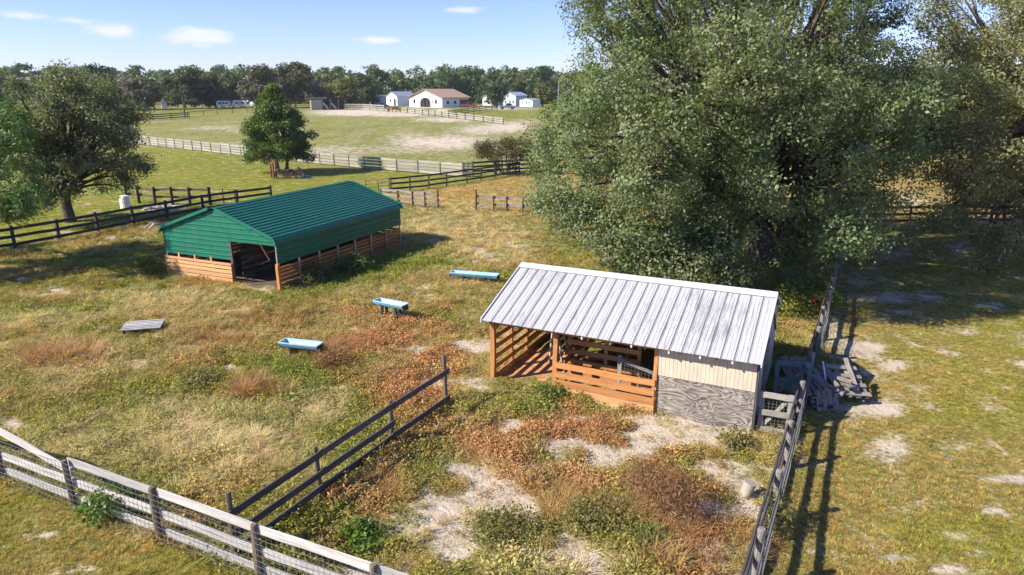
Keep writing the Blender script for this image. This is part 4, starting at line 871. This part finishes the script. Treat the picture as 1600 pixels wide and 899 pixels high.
def build_oak():
    base = G3(P(1196, 412)); rng = np.random.default_rng(4)
    OUT = [(880, -900), (872, 0), (888, 40), (864, 84), (868, 104), (884, 112), (880, 150), (850, 178), (812, 205), (806, 222), (826, 262), (818, 296), (832, 326), (862, 345), (880, 382), (908, 386), (925, 380), (950, 408), (990, 430), (1010, 446), (1100, 455), (1220, 470), (1250, 445), (1285, 415), (1330, 402), (1375, 392), (1420, 350), (1420, 290), (1470, 260), (1500, 150), (1470, 80), (1400, 60), (1390, -60), (1500, -900)]
    SK = [(960, 388, 26, 1.2), (1010, 408, 25.5, 1.2), (1062, 418, 25, 1.25), (1120, 424, 25.5, 1.1), (1150, 436, 27, 1.0), (1240, 432, 28, .9), (1095, 385, 26, 1.3), (1040, 372, 26, 1.4), (985, 350, 26, 1.4), (920, 345, 27, 1.2), (895, 315, 27.5, 1.3), (1255, 398, 28, 1.1), (1285, 375, 28, 1.2), (1310, 350, 27, 1.2), (1270, 345, 28, 1.3), (1335, 325, 27, 1.2), (1350, 372, 28, .9), (1075, 345, 26, 1.4), (1130, 350, 26, 1.2), (1135, 395, 27, 1.1), (860, 300, 29, 1.2), (850, 245, 30, 1.2), (945, 300, 27, 1.4), (1380, 300, 28, 1.1), (1240, 360, 28, 1.1), (1225, 420, 29, .8), (1170, 425, 28, .8), (1000, 205, 22.5, 1.3), (1100, 175, 22, 1.3), (1200, 215, 23, 1.2), (1050, 110, 22.5, 1.3), (1150, 70, 22, 1.2), (1265, 150, 23, 1.3), (950, 145, 23.5, 1.2), (1310, 250, 24, 1.2), (1350, 180, 25, 1.2), (1390, 230, 27, 1.2), (1400, 150, 28, 1.1), (1330, 80, 25, 1.2), (1160, 322, 27, .9), (1228, 322, 28, .9), (1145, 362, 27, .8), (1240, 385, 28, .8), (1420, 195, 30, 1.2), (1385, 190, 29, 1.2), (1440, 160, 31, 1.1), (1360, 270, 28, 1.1), (1410, 250, 30, 1.0)]
    lobes = []; tries = 0
    for (u, v, Y, r) in SK:
        c = Pd(u, v, Y) - base; lobes.append((tuple(c), r * 1.05, .8))
    while len(lobes) < 235 and tries < 30000:
        tries += 1
        d = rng.normal(0, 1, 3); d /= np.linalg.norm(d)
        if d[2] < -.62: continue
        rr = rng.uniform(.68, 1.0) if rng.uniform() < .9 else rng.uniform(.3, .65)
        c = np.array([-1.2, -1.2, 8.2]) + d * np.array([12.2, 10.4, 9.2]) * rr; r = rng.uniform(.85, 1.6)
        if c[2] < 1.6 + (0 if c[1] < -3 else 1.2): continue
        w = c + np.array(base); u, v = pix(w[0], w[1], w[2]); pr = r * F / max(5, w[1]) * .8
        ok = all(poly(np.array([u + a * pr]), np.array([v + b * pr]), OUT)[0] for (a, b) in ((-.9, 0), (.7, 0), (0, .8), (0, -.5)))
        if not ok: continue
        if 1165 < u < 1222 and 320 < v < 428 and w[1] < base.y: continue
        if min([math.dist(c, q[0]) for q in lobes] or [9]) < 1.45: continue
        lobes.append((tuple(c), r, rng.uniform(.65, .85)))
    NOGO = [(300, -2000), (862, -2000), (862, 0), (880, 40), (855, 84), (860, 108), (874, 118), (866, 155), (800, 200), (796, 222), (816, 262), (808, 300), (828, 334), (856, 352), (874, 392), (910, 398), (925, 392), (946, 418), (980, 440), (1000, 455), (1000, 1400), (300, 1400)]
    vd = voids(2.7, 3, -.24); rej = lambda c: inpoly(c, base, NOGO) | (vd(c) & ((c[:, 2] > 4.6) | (c[:, 1] > -5.5))) 
    tree('live_oak', 'huge spreading live oak towering behind the white-roofed shed', base, lobes, .52, 3.2, OAK, 34, 40, .13, .078, 21, .27, twigs=2, stems=[(0, 0, -.9, .3, 1), (.35, .1, 1.0, .2, .75), (.1, .3, .2, 1.2, .7)], reject=rej, rise=.05, droop=.15)
    b2 = G3(P(1655, 352)); lobes = []; rng = np.random.default_rng(9); tries = 0
    while len(lobes) < 205 and tries < 40000:
        tries += 1
        u = rng.uniform(1390, 1700) if len(lobes) < 165 else rng.uniform(1700, 2050); v = rng.uniform(-260, 400); Y = rng.uniform(27, 47); r = rng.uniform(.9, 1.7)
        c = np.array(Pd(u, v, Y) - b2)
        if c[2] < 1.8 or c[2] > 17.5: continue
        if ((c[0] + 2) / 15) ** 2 + ((c[1] + 7) / 12) ** 2 + ((c[2] - 8) / 10) ** 2 > 1: continue
        if u < 1450 and v < 110 - (u - 1395) * .8: continue                      # open sky wedge between the two crowns
        if 1385 < u < 1475 and 225 < v < 355 and rng.uniform() < .93: continue   # window to the golden field
        if v > 350 and (u < 1425 or rng.uniform() < .3): continue
        if 1520 < u < 1580 and v < 60: continue
        if min([math.dist(c, q[0]) for q in lobes] or [9]) < 1.35: continue
        lobes.append((tuple(c), r, rng.uniform(.6, .85)))
    for (u, v, Y, r) in ((1440, 362, 33, .9), (1482, 388, 31, .9), (1500, 352, 32, 1.0), (1530, 368, 33, 1.0), (1568, 378, 32, 1.0), (1592, 350, 33, 1.1), (1560, 412, 30, .7), (1470, 335, 33, 1.0), (1540, 330, 34, 1.1), (1620, 385, 32, 1.0), (1455, 230, 33, 1.1), (1475, 190, 34, 1.2), (1500, 270, 33, 1.2)): lobes.append((tuple(Pd(u, v, Y) - b2), r, .75))
    tree('brown_tinged_oak', 'tall brown-tinged oak filling the upper right edge of the photo', b2, lobes, .45, 4.0, OAKB, 26, 30, .15, .085, 31, .30, twigs=2, stems=[(0, 0, -.6, .2, 1), (.3, 0, 1.0, .4, .8)], rise=.02, bark=plain('pale_bark', (.22, .17, .13), .95, 0, .5, 5), droop=.2, reject=voids(2.4, 8, -.08))
    # open-crowned oak at left
    b3 = G3(P(110, 347)); rng = np.random.default_rng(15); lobes = []
    tries = 0
    SIL = [(0, 200), (12, 135), (60, 108), (140, 104), (190, 140), (215, 190), (232, 215), (245, 245), (258, 262), (244, 288), (218, 305), (185, 310), (150, 322), (100, 326), (40, 310), (4, 260)]
    while len(lobes) < 84 and tries < 9000:
        tries += 1
        d = rng.normal(0, 1, 3); d /= np.linalg.norm(d); c = np.array([.1, 0, 5.7]) + d * np.array([6.0, 4.6, 4.7]) * rng.uniform(.25, 1.0); r = rng.uniform(.6, 1.15)
        if c[2] < 1.3: continue
        w = c + np.array(b3); u, v = pix(w[0], w[1], w[2])
        if not poly(np.array([u]), np.array([v]), SIL)[0]: continue
        if min([math.dist(c, q[0]) for q in lobes] or [9]) < .9: continue
        lobes.append((tuple(c), r, .8))
    tree('spreading_oak', 'grey-green open-crowned oak with a bare trunk behind the black fence at left', b3, lobes, .33, 2.3, [(.13, .165, .075), (.18, .21, .105), (.24, .255, .15), (.11, .145, .06)], 48, 24, .16, .09, 41, .27, twigs=2, rise=.08, reject=voids(1.7, 12, -.75))
    # mid-field tree with two stems, conical-oval
    b4 = G3(P(441, 271)); rng = np.random.default_rng(8); lobes = []
    for k in range(170):
        h = rng.uniform(.12, 1.0); R = 4.5 * (1 - ((h - .24) / .78) ** 1.5) if h > .24 else 4.5 * (.72 + .28 * h / .24); R = max(.35, R); a = rng.uniform(0, 6.28); q = R * rng.uniform(.35, .88)
        lobes.append(((q * math.cos(a) - .1, q * math.sin(a),   .55 + h * 8.2), rng.uniform(.38, .72) * (1.15 - .5 * h), .8))
    tree('round_tree', 'dense dark green oval tree standing alone in the mid-field with twin stems', b4, lobes, .17, 1.9, [(.08, .145, .034), (.12, .185, .045), (.175, .225, .055), (.06, .11, .03)], 56, 16, .20, .11, 51, .24, stems=[(-.35, 0, -.1, 0, 1), (.55, .1, .1, 0, 1)], twigs=1)
    # crape myrtle-like shrub by the lane
    b5 = G3(P(789, 273)); rng = np.random.default_rng(28); lobes = []
    for k in range(34):
        a = rng.uniform(0, 6.28); q = 2.5 * math.sqrt(rng.uniform(0, 1)); lobes.append(((q * math.cos(a), q * math.sin(a), 2.0 + rng.uniform(-.5, 1.1) + (2.6 - q) * .2), rng.uniform(.45, .75), .7))
    tree('vase_shrub', 'low olive-brown vase-shaped tree with many thin stems beside the big oak', b5, lobes, .07, .7, [(.10, .092, .032), (.13, .105, .042), (.085, .085, .03)], 46, 14, .17, .09, 61, .26, stems=[(.25 * math.cos(k), .25 * math.sin(k), .5 * math.cos(k), .5 * math.sin(k), 1) for k in range(0, 6)], twigs=2, rise=0)
    # pine reaching in from the left edge
    b6 = Vector((-29.6, 32.5, 0)); b6.z = float(gz(b6.x, b6.y)); rng = np.random.default_rng(33); lobes = []
    for k in range(46):
        h = rng.uniform(.12, 1); a = rng.uniform(-1.6, 1.6) if k % 3 else rng.uniform(0, 6.28); R = (1 - h) * 5.4 + 1.0; q = R * rng.uniform(.45, 1)
        c = (q * math.cos(a), q * math.sin(a), 1.3 + h * 10.0); u, v = pix(c[0] + b6.x, c[1] + b6.y, c[2]); 
        if u > 40 or (u > 5 and v < 165): continue
        lobes.append((c, rng.uniform(.7, 1.2), .55))
    for (u, v, Y, r) in ((12, 182, 31, .8), (30, 212, 30, .7), (8, 235, 30.5, .9), (42, 258, 30, .7), (22, 288, 30, .9), (50, 308, 29.5, .7), (10, 322, 30, .9), (-20, 200, 31, 1.0), (-30, 270, 31, 1.0), (38, 335, 29.5, .6), (-5, 165, 32, .7)): lobes.append((tuple(Pd(u, v, Y) - b6), r, .7))
    tree('long_needle_pine', 'bright green pine branches reaching in at the left edge', b6, lobes, .22, 6.0, [(.065, .15, .014), (.10, .20, .02), (.04, .095, .012), (.13, .19, .03)], 34, 40, .22, .045, 71, .15, mat='needle', twigs=3, rise=-.02, flat=.8)
build_oak()
# ------------------------------------------------------------------ loose shrubs near the sheds
def shrub(name, label, p, r, h, cols, n=900, L=.11, seed=1, W_=.06, stem=True):
    rng = np.random.default_rng(seed); b = G3(p); T = thing(name, label, 'shrub', b); lobes = []
    for k in range(9):
        a = rng.uniform(0, 6.28); q = r * .6 * math.sqrt(rng.uniform(0, 1)); lobes.append(((q * math.cos(a), q * math.sin(a), h * rng.uniform(.35, .75)), r * rng.uniform(.35, .5), .9 * h / r if h < r * 1.2 else 1))
    mb = MB()
    for (c, rr, s) in lobes: limb(mb, (0, 0, -.05), c, .018, .006, rng, 3, .05, .1, 4)
    mb.build('stems', M['bark'], T)
    cm = crown_mesh('foliage', lobes, n / 9 / 10 / (r * .42) ** 2, 10, L, W_, cols, seed, .16 * r, .8); v = np.empty(len(cm.vertices) * 3, np.float32); cm.vertices.foreach_get('co', v); v[2::3] = np.maximum(v[2::3], .02); cm.vertices.foreach_set('co', v)
    link('foliage', cm, M['leaf'], T)
VG = [(.12, .20, .03), (.16, .25, .04), (.08, .15, .03)]; YG = [(.30, .30, .04), (.22, .25, .04), (.14, .19, .035)]
BR = [(.26, .14, .065), (.33, .18, .085), (.20, .12, .055)]; OL = [(.22, .21, .065), (.29, .25, .095), (.18, .18, .055)]
shrub('green_weed', 'bright green leafy weed growing through the white-topped fence', P(182, 815), .60, .75, VG, 900, .09, 1)
shrub('yellow_bush', 'yellow-green bush in dappled light behind the shed right corner', P(1236, 498), 1.0, 1.15, YG, 1500, .12, 2)
shrub('fence_vine', 'dark green vine bush on the right-hand fence beside the yellow-green bush', P(1284, 492), .75, 1.2, VG, 1000, .10, 3)
shrub('corner_bush', 'rounded green bush against the left corner of the green barn', P(238, 430), .85, .85, [(.16, .17, .035), (.12, .15, .03)], 1200, .12, 4)
shrub('barn_weed', 'leafy weed clump at the green barn side below the third steel post', P(500, 440), .75, .75, [(.10, .14, .04), (.15, .18, .06)], 900, .14, 5)
shrub('barn_weed', 'taller leafy weed clump along the green barn side nearer the middle', P(545, 428), .95, .95, [(.10, .15, .04), (.14, .18, .05)], 1200, .14, 6)
shrub('barn_weed', 'low leafy weed at the green barn front corner post', P(478, 447), .5, .5, [(.16, .17, .08), (.12, .14, .05)], 500, .11, 7)
shrub('brown_bush', 'large russet feathery bush in the front pen toward the right fence', P(1045, 812), 1.0, 1.0, BR, 3600, .13, 8, .016)
shrub('brown_bush', 'smaller russet feathery bush just above the large russet bush', P(1012, 772), .65, .55, BR, 1500, .12, 9, .016)
shrub('olive_bush', 'olive green bush in the pen left of the large russet bush', P(945, 822), .8, .32, OL, 3000, .045, 10)
shrub('bright_weed', 'bright green leafy weed clump near the bottom centre of the pen', P(1005, 850), .42, .38, VG, 800, .08, 11)
shrub('olive_bush', 'olive brown bush at centre of the front pen', P(790, 838), .75, .32, OL, 2800, .045, 12)
shrub('olive_bush', 'rounded olive bush in the pasture at far left below the pallet', P(305, 604), .7, .4, OL, 2400, .05, 13)
shrub('brown_bush', 'brown dry bush below the nearest blue trough', P(520, 574), .65, .5, BR, 1300, .1, 14, .02)
shrub('green_weed', 'green leafy weeds in the pen beside the divider fence', P(575, 850), .6, .34, VG, 900, .09, 15)
shrub('olive_bush', 'straggly olive bush leaning on the right-hand fence foot', P(1205, 830), .55, .8, OL, 1000, .11, 16, .025)
shrub('green_weed', 'green weed patch between the pen gate and russet weeds', P(1150, 700), .55, .35, OL, 700, .08, 17)
shrub('green_weed', 'green weed clump on sand at the foot of the open bay', P(858, 622), .6, .35, VG, 900, .07, 18)
# ------------------------------------------------------------------ far buildings
def house(name, label, cat, c0, c1, depth, wall_h, ridge_h, wall, roof, over=.4, extra=None, ridge='depth'):
    """c0..c1: ground ends of the gable front, depth runs away from the camera"""
    a, b = G3(c0), G3(c1); d = b - a; d.z = 0; Wd = d.length; T = thing(name, label, cat, (a.x, a.y, min(a.z, b.z) - .1), math.atan2(d.y, d.x))
    mb = MB(); mb.prism([(0, 0), (Wd, 0), (Wd, wall_h), (Wd / 2, ridge_h), (0, wall_h)], 'y', 0, depth); mb.build('wall', wall, T)
    sl = (ridge_h - wall_h) / (Wd / 2)
    for sg in (-1, 1):
        x0 = Wd / 2 + sg * (Wd / 2 + over); z0 = wall_h - sl * over
        r = MB(); r.prism([(x0, z0 + .03), (Wd / 2, ridge_h + .03), (Wd / 2, ridge_h + .2), (x0, z0 + .2)], 'y', -over, depth + over); r.build('roof_slope', roof, T)
    if extra: extra(T, Wd)
    return T
brownr = plain('tan_shingle', (.36, .235, .165), .9, 0, .3, 1.5); tin = plain('tin_roof', (.40, .44, .50), .4, .3, .2, 1.0); lilac = plain('grey_lilac_siding', (.40, .38, .45), .7, 0, .15, 1); wht = M['whitep']
def arch(T, x0, x1, z0, z1, y, mat, name, r=None):
    mb = MB(); n = 8; pr = [(x0, z0), (x1, z0)]; zc = z1 - min((x1 - x0) / 2, z1 - z0) * .6
    for k in range(n + 1): a = math.pi * k / n; pr.append(((x0 + x1) / 2 + (x1 - x0) / 2 * math.cos(a), zc + (z1 - zc) * math.sin(a)))
    mb.prism(pr, 'y', y, y + .1); return mb.build(name, mat, T)
def barn_extra(T, Wd):
    arch(T, Wd * .34, Wd * .66, .05, 3.3, -.06, M['brownf'], 'door_arch'); arch(T, Wd * .37, Wd * .63, .05, 3.05, -.10, M['glass_and_shade'], 'doorway')  # entrance is a dark panel on the wall, interior shade painted in
    for x in (Wd * .44, Wd * .56): MB().box(x - .12, x + .12, -.16, -.11, .1, 2.7).build('stall_post', M['brownf'], T)
    for f in (.16, .82): o = arch(T, Wd * f - .5, Wd * f + .5, 1.3, 2.7, -.06, M['glass_and_shade'], 'window'); MB().box(Wd * f - .6, Wd * f + .6, -.12, 0, 1.18, 1.28).build('sill', wht, o)
    MB().box(Wd * .7, Wd * .73, -.1, 0, 1.6, 2.1).build('wall_lamp', M['blackp'], T)
    MB().box(Wd * .45, Wd * .56, -.08, 0, 4.3, 4.45).build('gable_sign', M['brownf'], T)
    for y in (2.0, 5.2): MB().box(Wd, Wd + .06, y, y + 1.0, 1.2, 2.2).build('window', M['glass_and_shade'], T)
    MB().box(Wd, Wd + .06, 8.0, 11.7, .1, 2.6).build('side_opening_shade', M['glass_and_shade'], T)  # flat dark panel paints the shade inside the open side
    for y in (8.0, 9.9, 11.7): MB().box(Wd + .07, Wd + .2, y - .1, y + .1, 0, 2.7).build('porch_post', M['brownf'], T)
p0 = P(640, 167.0); p1 = P(691, 168.2); house('white_barn', 'white stucco barn with tan roof and dark arched entrance on the rise', 'barn', p0, p1, 12, 3.3, 5.9, wht, brownr, .7, barn_extra)
def ws_extra(T, Wd):
    MB().box(Wd * .70, Wd * .86, -.06, 0, .1, 2.6).build('door', M['glass_and_shade'], T); MB().box(Wd * .3, Wd * .45, -.06, 0, 1.5, 2.3).build('window', M['glass_and_shade'], T)
p0 = P(604, 165.0); p1 = P(621, 165.4); house('white_shed', 'small white shed with pale blue-grey roof left of the white barn', 'shed', p0, p1, 9, 3.4, 5.0, wht, tin, .3, ws_extra)
def tin_extra(T, Wd):
    MB().box(Wd * .15, Wd * .5, -.06, 0, .1, 2.4).build('opening', M['glass_and_shade'], T); MB().box(Wd * .7, Wd * .85, -.06, 0, 1.2, 2.0).build('window', M['glass_and_shade'], T)  # open front is a dark panel, its inner shade put into the colour
house('lilac_shed', 'lilac-grey low shed half hidden by trees left of the white shed', 'shed', P(577, 163.5), P(595, 164), 6, 2.6, 3.6, lilac, tin, .3, tin_extra)
def bl_extra(T, Wd):
    for f in (.2, .55, .8): MB().box(Wd * f - .3, Wd * f + .3, -.06, 0, 1.2, 2.0).build('window', M['glass_and_shade'], T)
house('small_white_building', 'small white low-roofed building farthest right by the utility pole', 'shed', P(812, 167.0), P(832, 167.6), 3.5, 2.3, 2.9, wht, tin, .2, bl_extra)
house('grey_metal_building', 'pale blue-grey metal building behind a round tree right of the white barn', 'shed', P(786, 165.5), P(806, 166.0), 6, 3.8, 5.0, plain('pale_blue_metal', (.44, .52, .62), .5, 0, .12, .7), tin, .3, bl_extra)
house('white_gabled_house', 'white gabled house peeking left of the grey metal building', 'house', P(754, 165), P(771, 165.3), 8, 3.2, 5.0, wht, tin, .4, bl_extra)
# open run-in shed
a = G3(P(487, 172)); b = G3(P(541, 171.5)); d = b - a; T = thing('run_in_shed', 'grey open-fronted run-in shed with dark flat roof on the sandy rise', 'shed', a, math.atan2(d.y, d.x)); Wd = d.length
MB().box(0, .15, 0, 5, 0, 3.1).build('side_wall', M['grey'], T); MB().box(0, Wd * .3, -.1, .0, 0, 3.0).build('front_wall', M['whitef'], T); MB().box(0, Wd, 4.9, 5.05, 0, 2.6).build('rear_wall', M['dark'], T)
r = MB(); r.prism([(-.5, 3.35), (5.6, 2.75), (5.6, 2.95), (-.5, 3.55)], 'x', -.4, Wd + .6); r.build('roof', M['black'], T)
MB().box(-.4, Wd * .45, -.62, -.5, 3.3, 3.6).build('fascia', M['whitef'], T)
for f in (.32, .55, .78, .98): board('post', (Wd * f, 0, 0), (Wd * f, 0, 3.2), .25, .25, M['grey'], T, up=(1, 0, 0))
for f in (.34, .57): board('loose_panel', (Wd * f, -.3, 2.0), (Wd * f + 1.4, -.5, .2), .6, .08, M['whitef'], T, up=(0, 0, 1)); 
for f in (.36, .59): MB().box(Wd * f, Wd * (f + .17), .3, .4, .1, 1.7).build('stall_panel', M['dark'], T)
# vehicles far away
def wheel(T, x, y, r, w=.25):
    mb = MB(); mb.tube([(x, y - w / 2, r), (x, y + w / 2, r)], r, 12); t = mb.build('wheel', M['blackp'], T); mb = MB(); mb.tube([(x, y - w / 2 - .03, r), (x, y + w / 2 + .03, r)], r * .5, 10); mb.build('rim', M['galv'], t)
def truck(label, u, v, mat, rz=0.0):
    T = thing('pickup_truck', label, 'truck', G3(P(u, v)), rz)
    mb = MB(); mb.prism([(0, .5), (5.2, .5), (5.2, 1.0), (4.0, 1.1), (1.9, 1.1), (0, 1.1)], 'y', -.9, .9); mb.build('body', mat, T)
    mb = MB(); mb.prism([(1.9, 1.1), (4.1, 1.1), (3.5, 1.8), (2.1, 1.8)], 'y', -.8, .8); cb = mb.build('cab', mat, T)
    mb = MB(); mb.prism([(2.1, 1.2), (3.8, 1.2), (3.4, 1.7), (2.2, 1.7)], 'y', -.83, .83); mb.build('window', M['glass_and_shade'], cb)
    for x in (.95, 4.2):
        for y in (-.8, .8): wheel(T, x, y, .38)
    for y in (-.7, .7): MB().box(5.19, 5.24, y - .12, y + .12, .8, .95).build('headlight', wht, T)
truck('dull red pickup beside the far right corner of the white barn', 720, 168.8, plain('dull_red', (.28, .08, .07), .4, 0, .2), .1)
truck('grey pickup parked among clutter below the grey metal building', 780, 171, plain('grey_paint', (.25, .27, .30), .4, 0, .2), .2)
truck('dark blue pickup parked left of the small white shed', 582, 169, plain('navy_paint', (.04, .07, .2), .4, 0, .2), .1)
def camper(label, u, v, L, h=2.7):
    T = thing('camper_trailer', label, 'trailer', G3(P(u, v))); mb = MB(); mb.prism([(0, .6), (L, .6), (L + .3, 1.4), (L - .2, h), (.3, h), (-.1, 1.4)], 'y', -1.1, 1.1); mb.build('body', wht, T)
    for f in (.15, .45, .72): MB().box(L * f, L * f + .9, -1.14, -1.09, 1.4, 2.0).build('window', M['glass_and_shade'], T)
    MB().box(L * .32, L * .32 + .65, -1.14, -1.09, .7, 2.3).build('door', M['galv'], T)
    for x in (L * .45, L * .6): wheel(T, x, -.95, .36)
camper('white camper trailer under the far trees left of the grey-brown oak', 341, 169.6, 4.0, 2.4); camper('long white camper trailer below the grey-brown oak', 366, 169.2, 6.5, 2.5); camper('white trailer rightmost of the row, left of the mid-field tree top', 396, 169.0, 4.5, 2.2)
house('small_far_hut', 'tiny pale hut at the far left wood edge', 'hut', P(253, 170), P(262, 170), 3, 1.9, 2.8, wht, tin, .2)
# utility poles
def pole(label, u, v, h, lamp=False, mat='galv'):
    T = thing('utility_pole', label, 'pole', G3(P(u, v))); post('shaft', (0, 0, 0), h, .16, M[mat], T)
    if lamp: board('arm', (0, 0, h - .4), (-1.8, 0, h), .12, .1, M['galv'], T); MB().box(-2.2, -1.6, -.15, .15, h - .05, h + .15).build('lamp_head', M['galv'], T)
pole('pale lamp pole at the wood edge beside the oak outline', 872, 171, 9.5, True); pole('thin bare grey pole on the far left fence line', 289.5, 184, 5.2, False, 'dark')
# grazing horses
def horse(label, u, v, rz, mirror, mat):
    base = G3(P(u, v)); T = bpy.data.meshes.new('horse')
    vs = [(0, 0, 1.2, .27, .33), (.45, 0, 1.22, .28, .33), (-.5, 0, 1.25, .30, .34), (-.78, 0, 1.2, .2, .24), (.75, 0, 1.3, .2, .27), (1.05, 0, 1.12, .14, .19), (1.3, 0, .75, .11, .16), (1.42, 0, .45, .11, .13), (1.50, 0, .22, .07, .08)]
    ed = [(0, 1), (0, 2), (2, 3), (1, 4), (4, 5), (5, 6), (6, 7), (7, 8)]
    def leg(root, x, y, hind):
        i = len(vs); k = -.1 if hind else 0
        vs.extend([(x + (.08 if hind else 0), y, .85, .15, .16), (x + k, y, .5, .075, .08), (x, y, .14, .05, .05), (x + .04, y, .03, .065, .05)]); ed.extend([(root, i), (i, i + 1), (i + 1, i + 2), (i + 2, i + 3)])
    leg(1, .55, .15, False); leg(1, .6, -.15, False); leg(2, -.6, .15, True); leg(2, -.5, -.15, True)
    i = len(vs); vs.extend([(-.95, 0, 1.1, .06, .06), (-1.02, 0, .6, .05, .05)]); ed.extend([(3, i), (i, i + 1)])
    T.from_pydata([q[:3] for q in vs], ed, []); o = link('horse', T, mat)
    md = o.modifiers.new('skin', 'SKIN')
    for k, s in enumerate(T.skin_vertices[0].data if T.skin_vertices else []): pass
    if not T.skin_vertices:
        bpy.context.view_layer.objects.active = o
        bpy.ops.mesh.customdata_skin_add() if False else None
    for k, q in enumerate(vs): T.skin_vertices[0].data[k].radius = (q[3], q[4])
    T.skin_vertices[0].data[0].use_root = True; o.modifiers.new('sub', 'SUBSURF').levels = 1; o.modifiers['sub'].render_levels = 1
    o.location = base; o.rotation_euler = (0, 0, rz); tag(o, label, 'horse', 'horses on the sandy rise')
try:
    horse('brown horse grazing at the fence end on the sandy rise', 616.5, 175.6, 0.1, False, plain('bay_coat', (.13, .05, .028), .6, 0, .3)); horse('chestnut horse standing left of the grazing brown horse', 607, 175.2, 1.9, False, plain('chestnut_coat', (.16, .065, .03), .6, 0, .3))
except Exception as e: print('HORSE', e)
# ------------------------------------------------------------------ far trees and the wood behind them
def far_lobes(rng, w, h, n, low=.25):
    out = []
    for k in range(n):
        t = rng.uniform(low, 1); R = w / 2 * math.sqrt(max(.1, 1 - ((t - .55) / .5) ** 2)) * .8; a = rng.uniform(0, 6.28); q = R * math.sqrt(rng.uniform(.1, 1)); out.append(((q * math.cos(a), q * math.sin(a) * .8, t * h * .92), rng.uniform(.12, .2) * w, .8))
    return out
GY = [(.13, .132, .085), (.155, .152, .10), (.11, .115, .072)]; DG = [(.055, .09, .038), (.075, .11, .044), (.10, .128, .058)]; YGR = [(.15, .18, .035), (.11, .15, .03), (.20, .20, .05)]; BG = [(.11, .115, .054), (.14, .13, .062), (.085, .10, .042)]; BARE = [(.24, .215, .19), (.20, .18, .16), (.14, .13, .09)]
FT = [(407, 170, 13, 13.5, GY, 'round grey-brown oak among the far trees left of the mid-field tree top'), (365, 169, 11, 11.5, DG, 'dark rounded oak over the white camper trailers'), (338, 169, 12, 11, BG, 'olive far oak left of the camper trailers'), (290, 170, 15, 13, DG, 'broad dark far oak near the thin bare pole'), (206, 172, 8, 9.5, BARE, 'pale grey half-bare tree at far left wood edge'), (228, 172, 9, 9, BG, 'small olive tree right of the half-bare tree'),
      (462, 168, 14, 14.0, BG, 'tall olive-brown oak just right of the mid-field tree top'), (493, 167, 8, 9.5, BARE, 'pale twiggy bare tree left of the run-in shed'), (508, 166, 8, 10.5, YGR, 'yellowish tall tree behind the run-in shed'), (545, 167, 13, 9.6, YGR, 'bright green spreading tree right of the run-in shed'), (570, 164, 12, 11.5, DG, 'dark green tree behind the lilac-grey shed'), (655, 160, 17, 10.5, YGR, 'bright green round tree behind the white barn roof'),
      (622, 160, 10, 11, GY, 'grey-brown tree between white shed and white barn'), (714, 160, 15, 15.5, BG, 'tallest far oak behind the right end of the white barn'), (748, 160, 14, 14.5, DG, 'dark oak right of the tallest far oak'), (776, 168.5, 8, 7.6, DG, 'small round dark tree in front of the grey metal building'), (848, 167, 7, 8, YGR, 'small yellow-green tree right of the small white building'), (820, 160, 14, 13.5, BG, 'broad olive oak behind the small white building'), (684, 160, 12, 13.5, DG, 'dark oak behind the white barn ridge'), (862, 161, 14, 13, DG, 'dark far oak beside the big oak outline'), (160, 172, 12, 13, DG, 'dark far oak above the left spreading oak')]
for k, (u, v, w, h, cl, lb) in enumerate(FT):
    tree('far_tree', lb, G3(P(u, v)), far_lobes(np.random.default_rng(k + 200), w, h, 26, .2), .3, h * .3, cl, 3.4, 14, .75, .5, 300 + k, .55, group='single trees along the far wood edge', twigs=2 if cl is not BARE else 8)
def build_wood():
    rng = np.random.default_rng(77); lobes = []; mb = MB()
    def grow(x, y, h):
        z = float(gz(x, y)); w = rng.uniform(8, 15); lobes.append((x, y, z, w, h)); mb.tube([(x, y, z - .3), (x + rng.normal(0, .3), y, z + h * .55)], [.3, .15], 5)
    Cs = []
    for row, (Y, n) in enumerate(((292, 104), (308, 104), (334, 96))):
        for k in range(n):
            u = lerp(-400, 2000, (k + rng.uniform(-.3, .3)) / n); x = (u - 800) / F * Y * 1.03
            grow(x, Y + rng.uniform(-7, 7), rng.uniform(11.5, 15.5) + row * .9 + (1.4 if u < 130 else 0))
    Ls = []; cols = [(.08, .145, .05), (.11, .175, .06), (.145, .19, .07), (.16, .175, .08), (.10, .165, .068)]
    for (x, y, z, w, h) in lobes:
        c = np.array(cols[rng.integers(0, 5)]) * rng.uniform(.8, 1.25)
        for q in far_lobes(rng, w, h, 16, .06): Ls.append(((q[0][0] + x, q[0][1] + y, q[0][2] + z), q[1], .8))
    T = tag(mb.build('wood_trunks', M['bark']), 'trunks of the far wood along the horizon', 'wood', kind='stuff')
    o = link('far_wood', crown_mesh('far_wood', Ls, 2.6, 9, 1.0, .7, cols, 5, .6), M['leaf']); tag(o, 'mixed dark green wood along the whole horizon', 'wood', kind='stuff')
build_wood()

# ------------------------------------------------------------------ thin summer haze
hb = MB().box(-1500, 1500, -120, 1500, -6, 40).build('haze', None); tag(hb, kind='stuff'); hm = bpy.data.materials.new('haze_air'); hm.use_nodes = True; hn = hm.node_tree
hn.nodes.remove(hn.nodes['Principled BSDF']); pv = hn.nodes.new('ShaderNodeVolumePrincipled'); pv.inputs['Color'].default_value = (.86, .92, 1, 1); pv.inputs['Density'].default_value = .00013
hn.links.new(pv.outputs[0], hn.nodes['Material Output'].inputs['Volume']); hb.data.materials.append(hm)
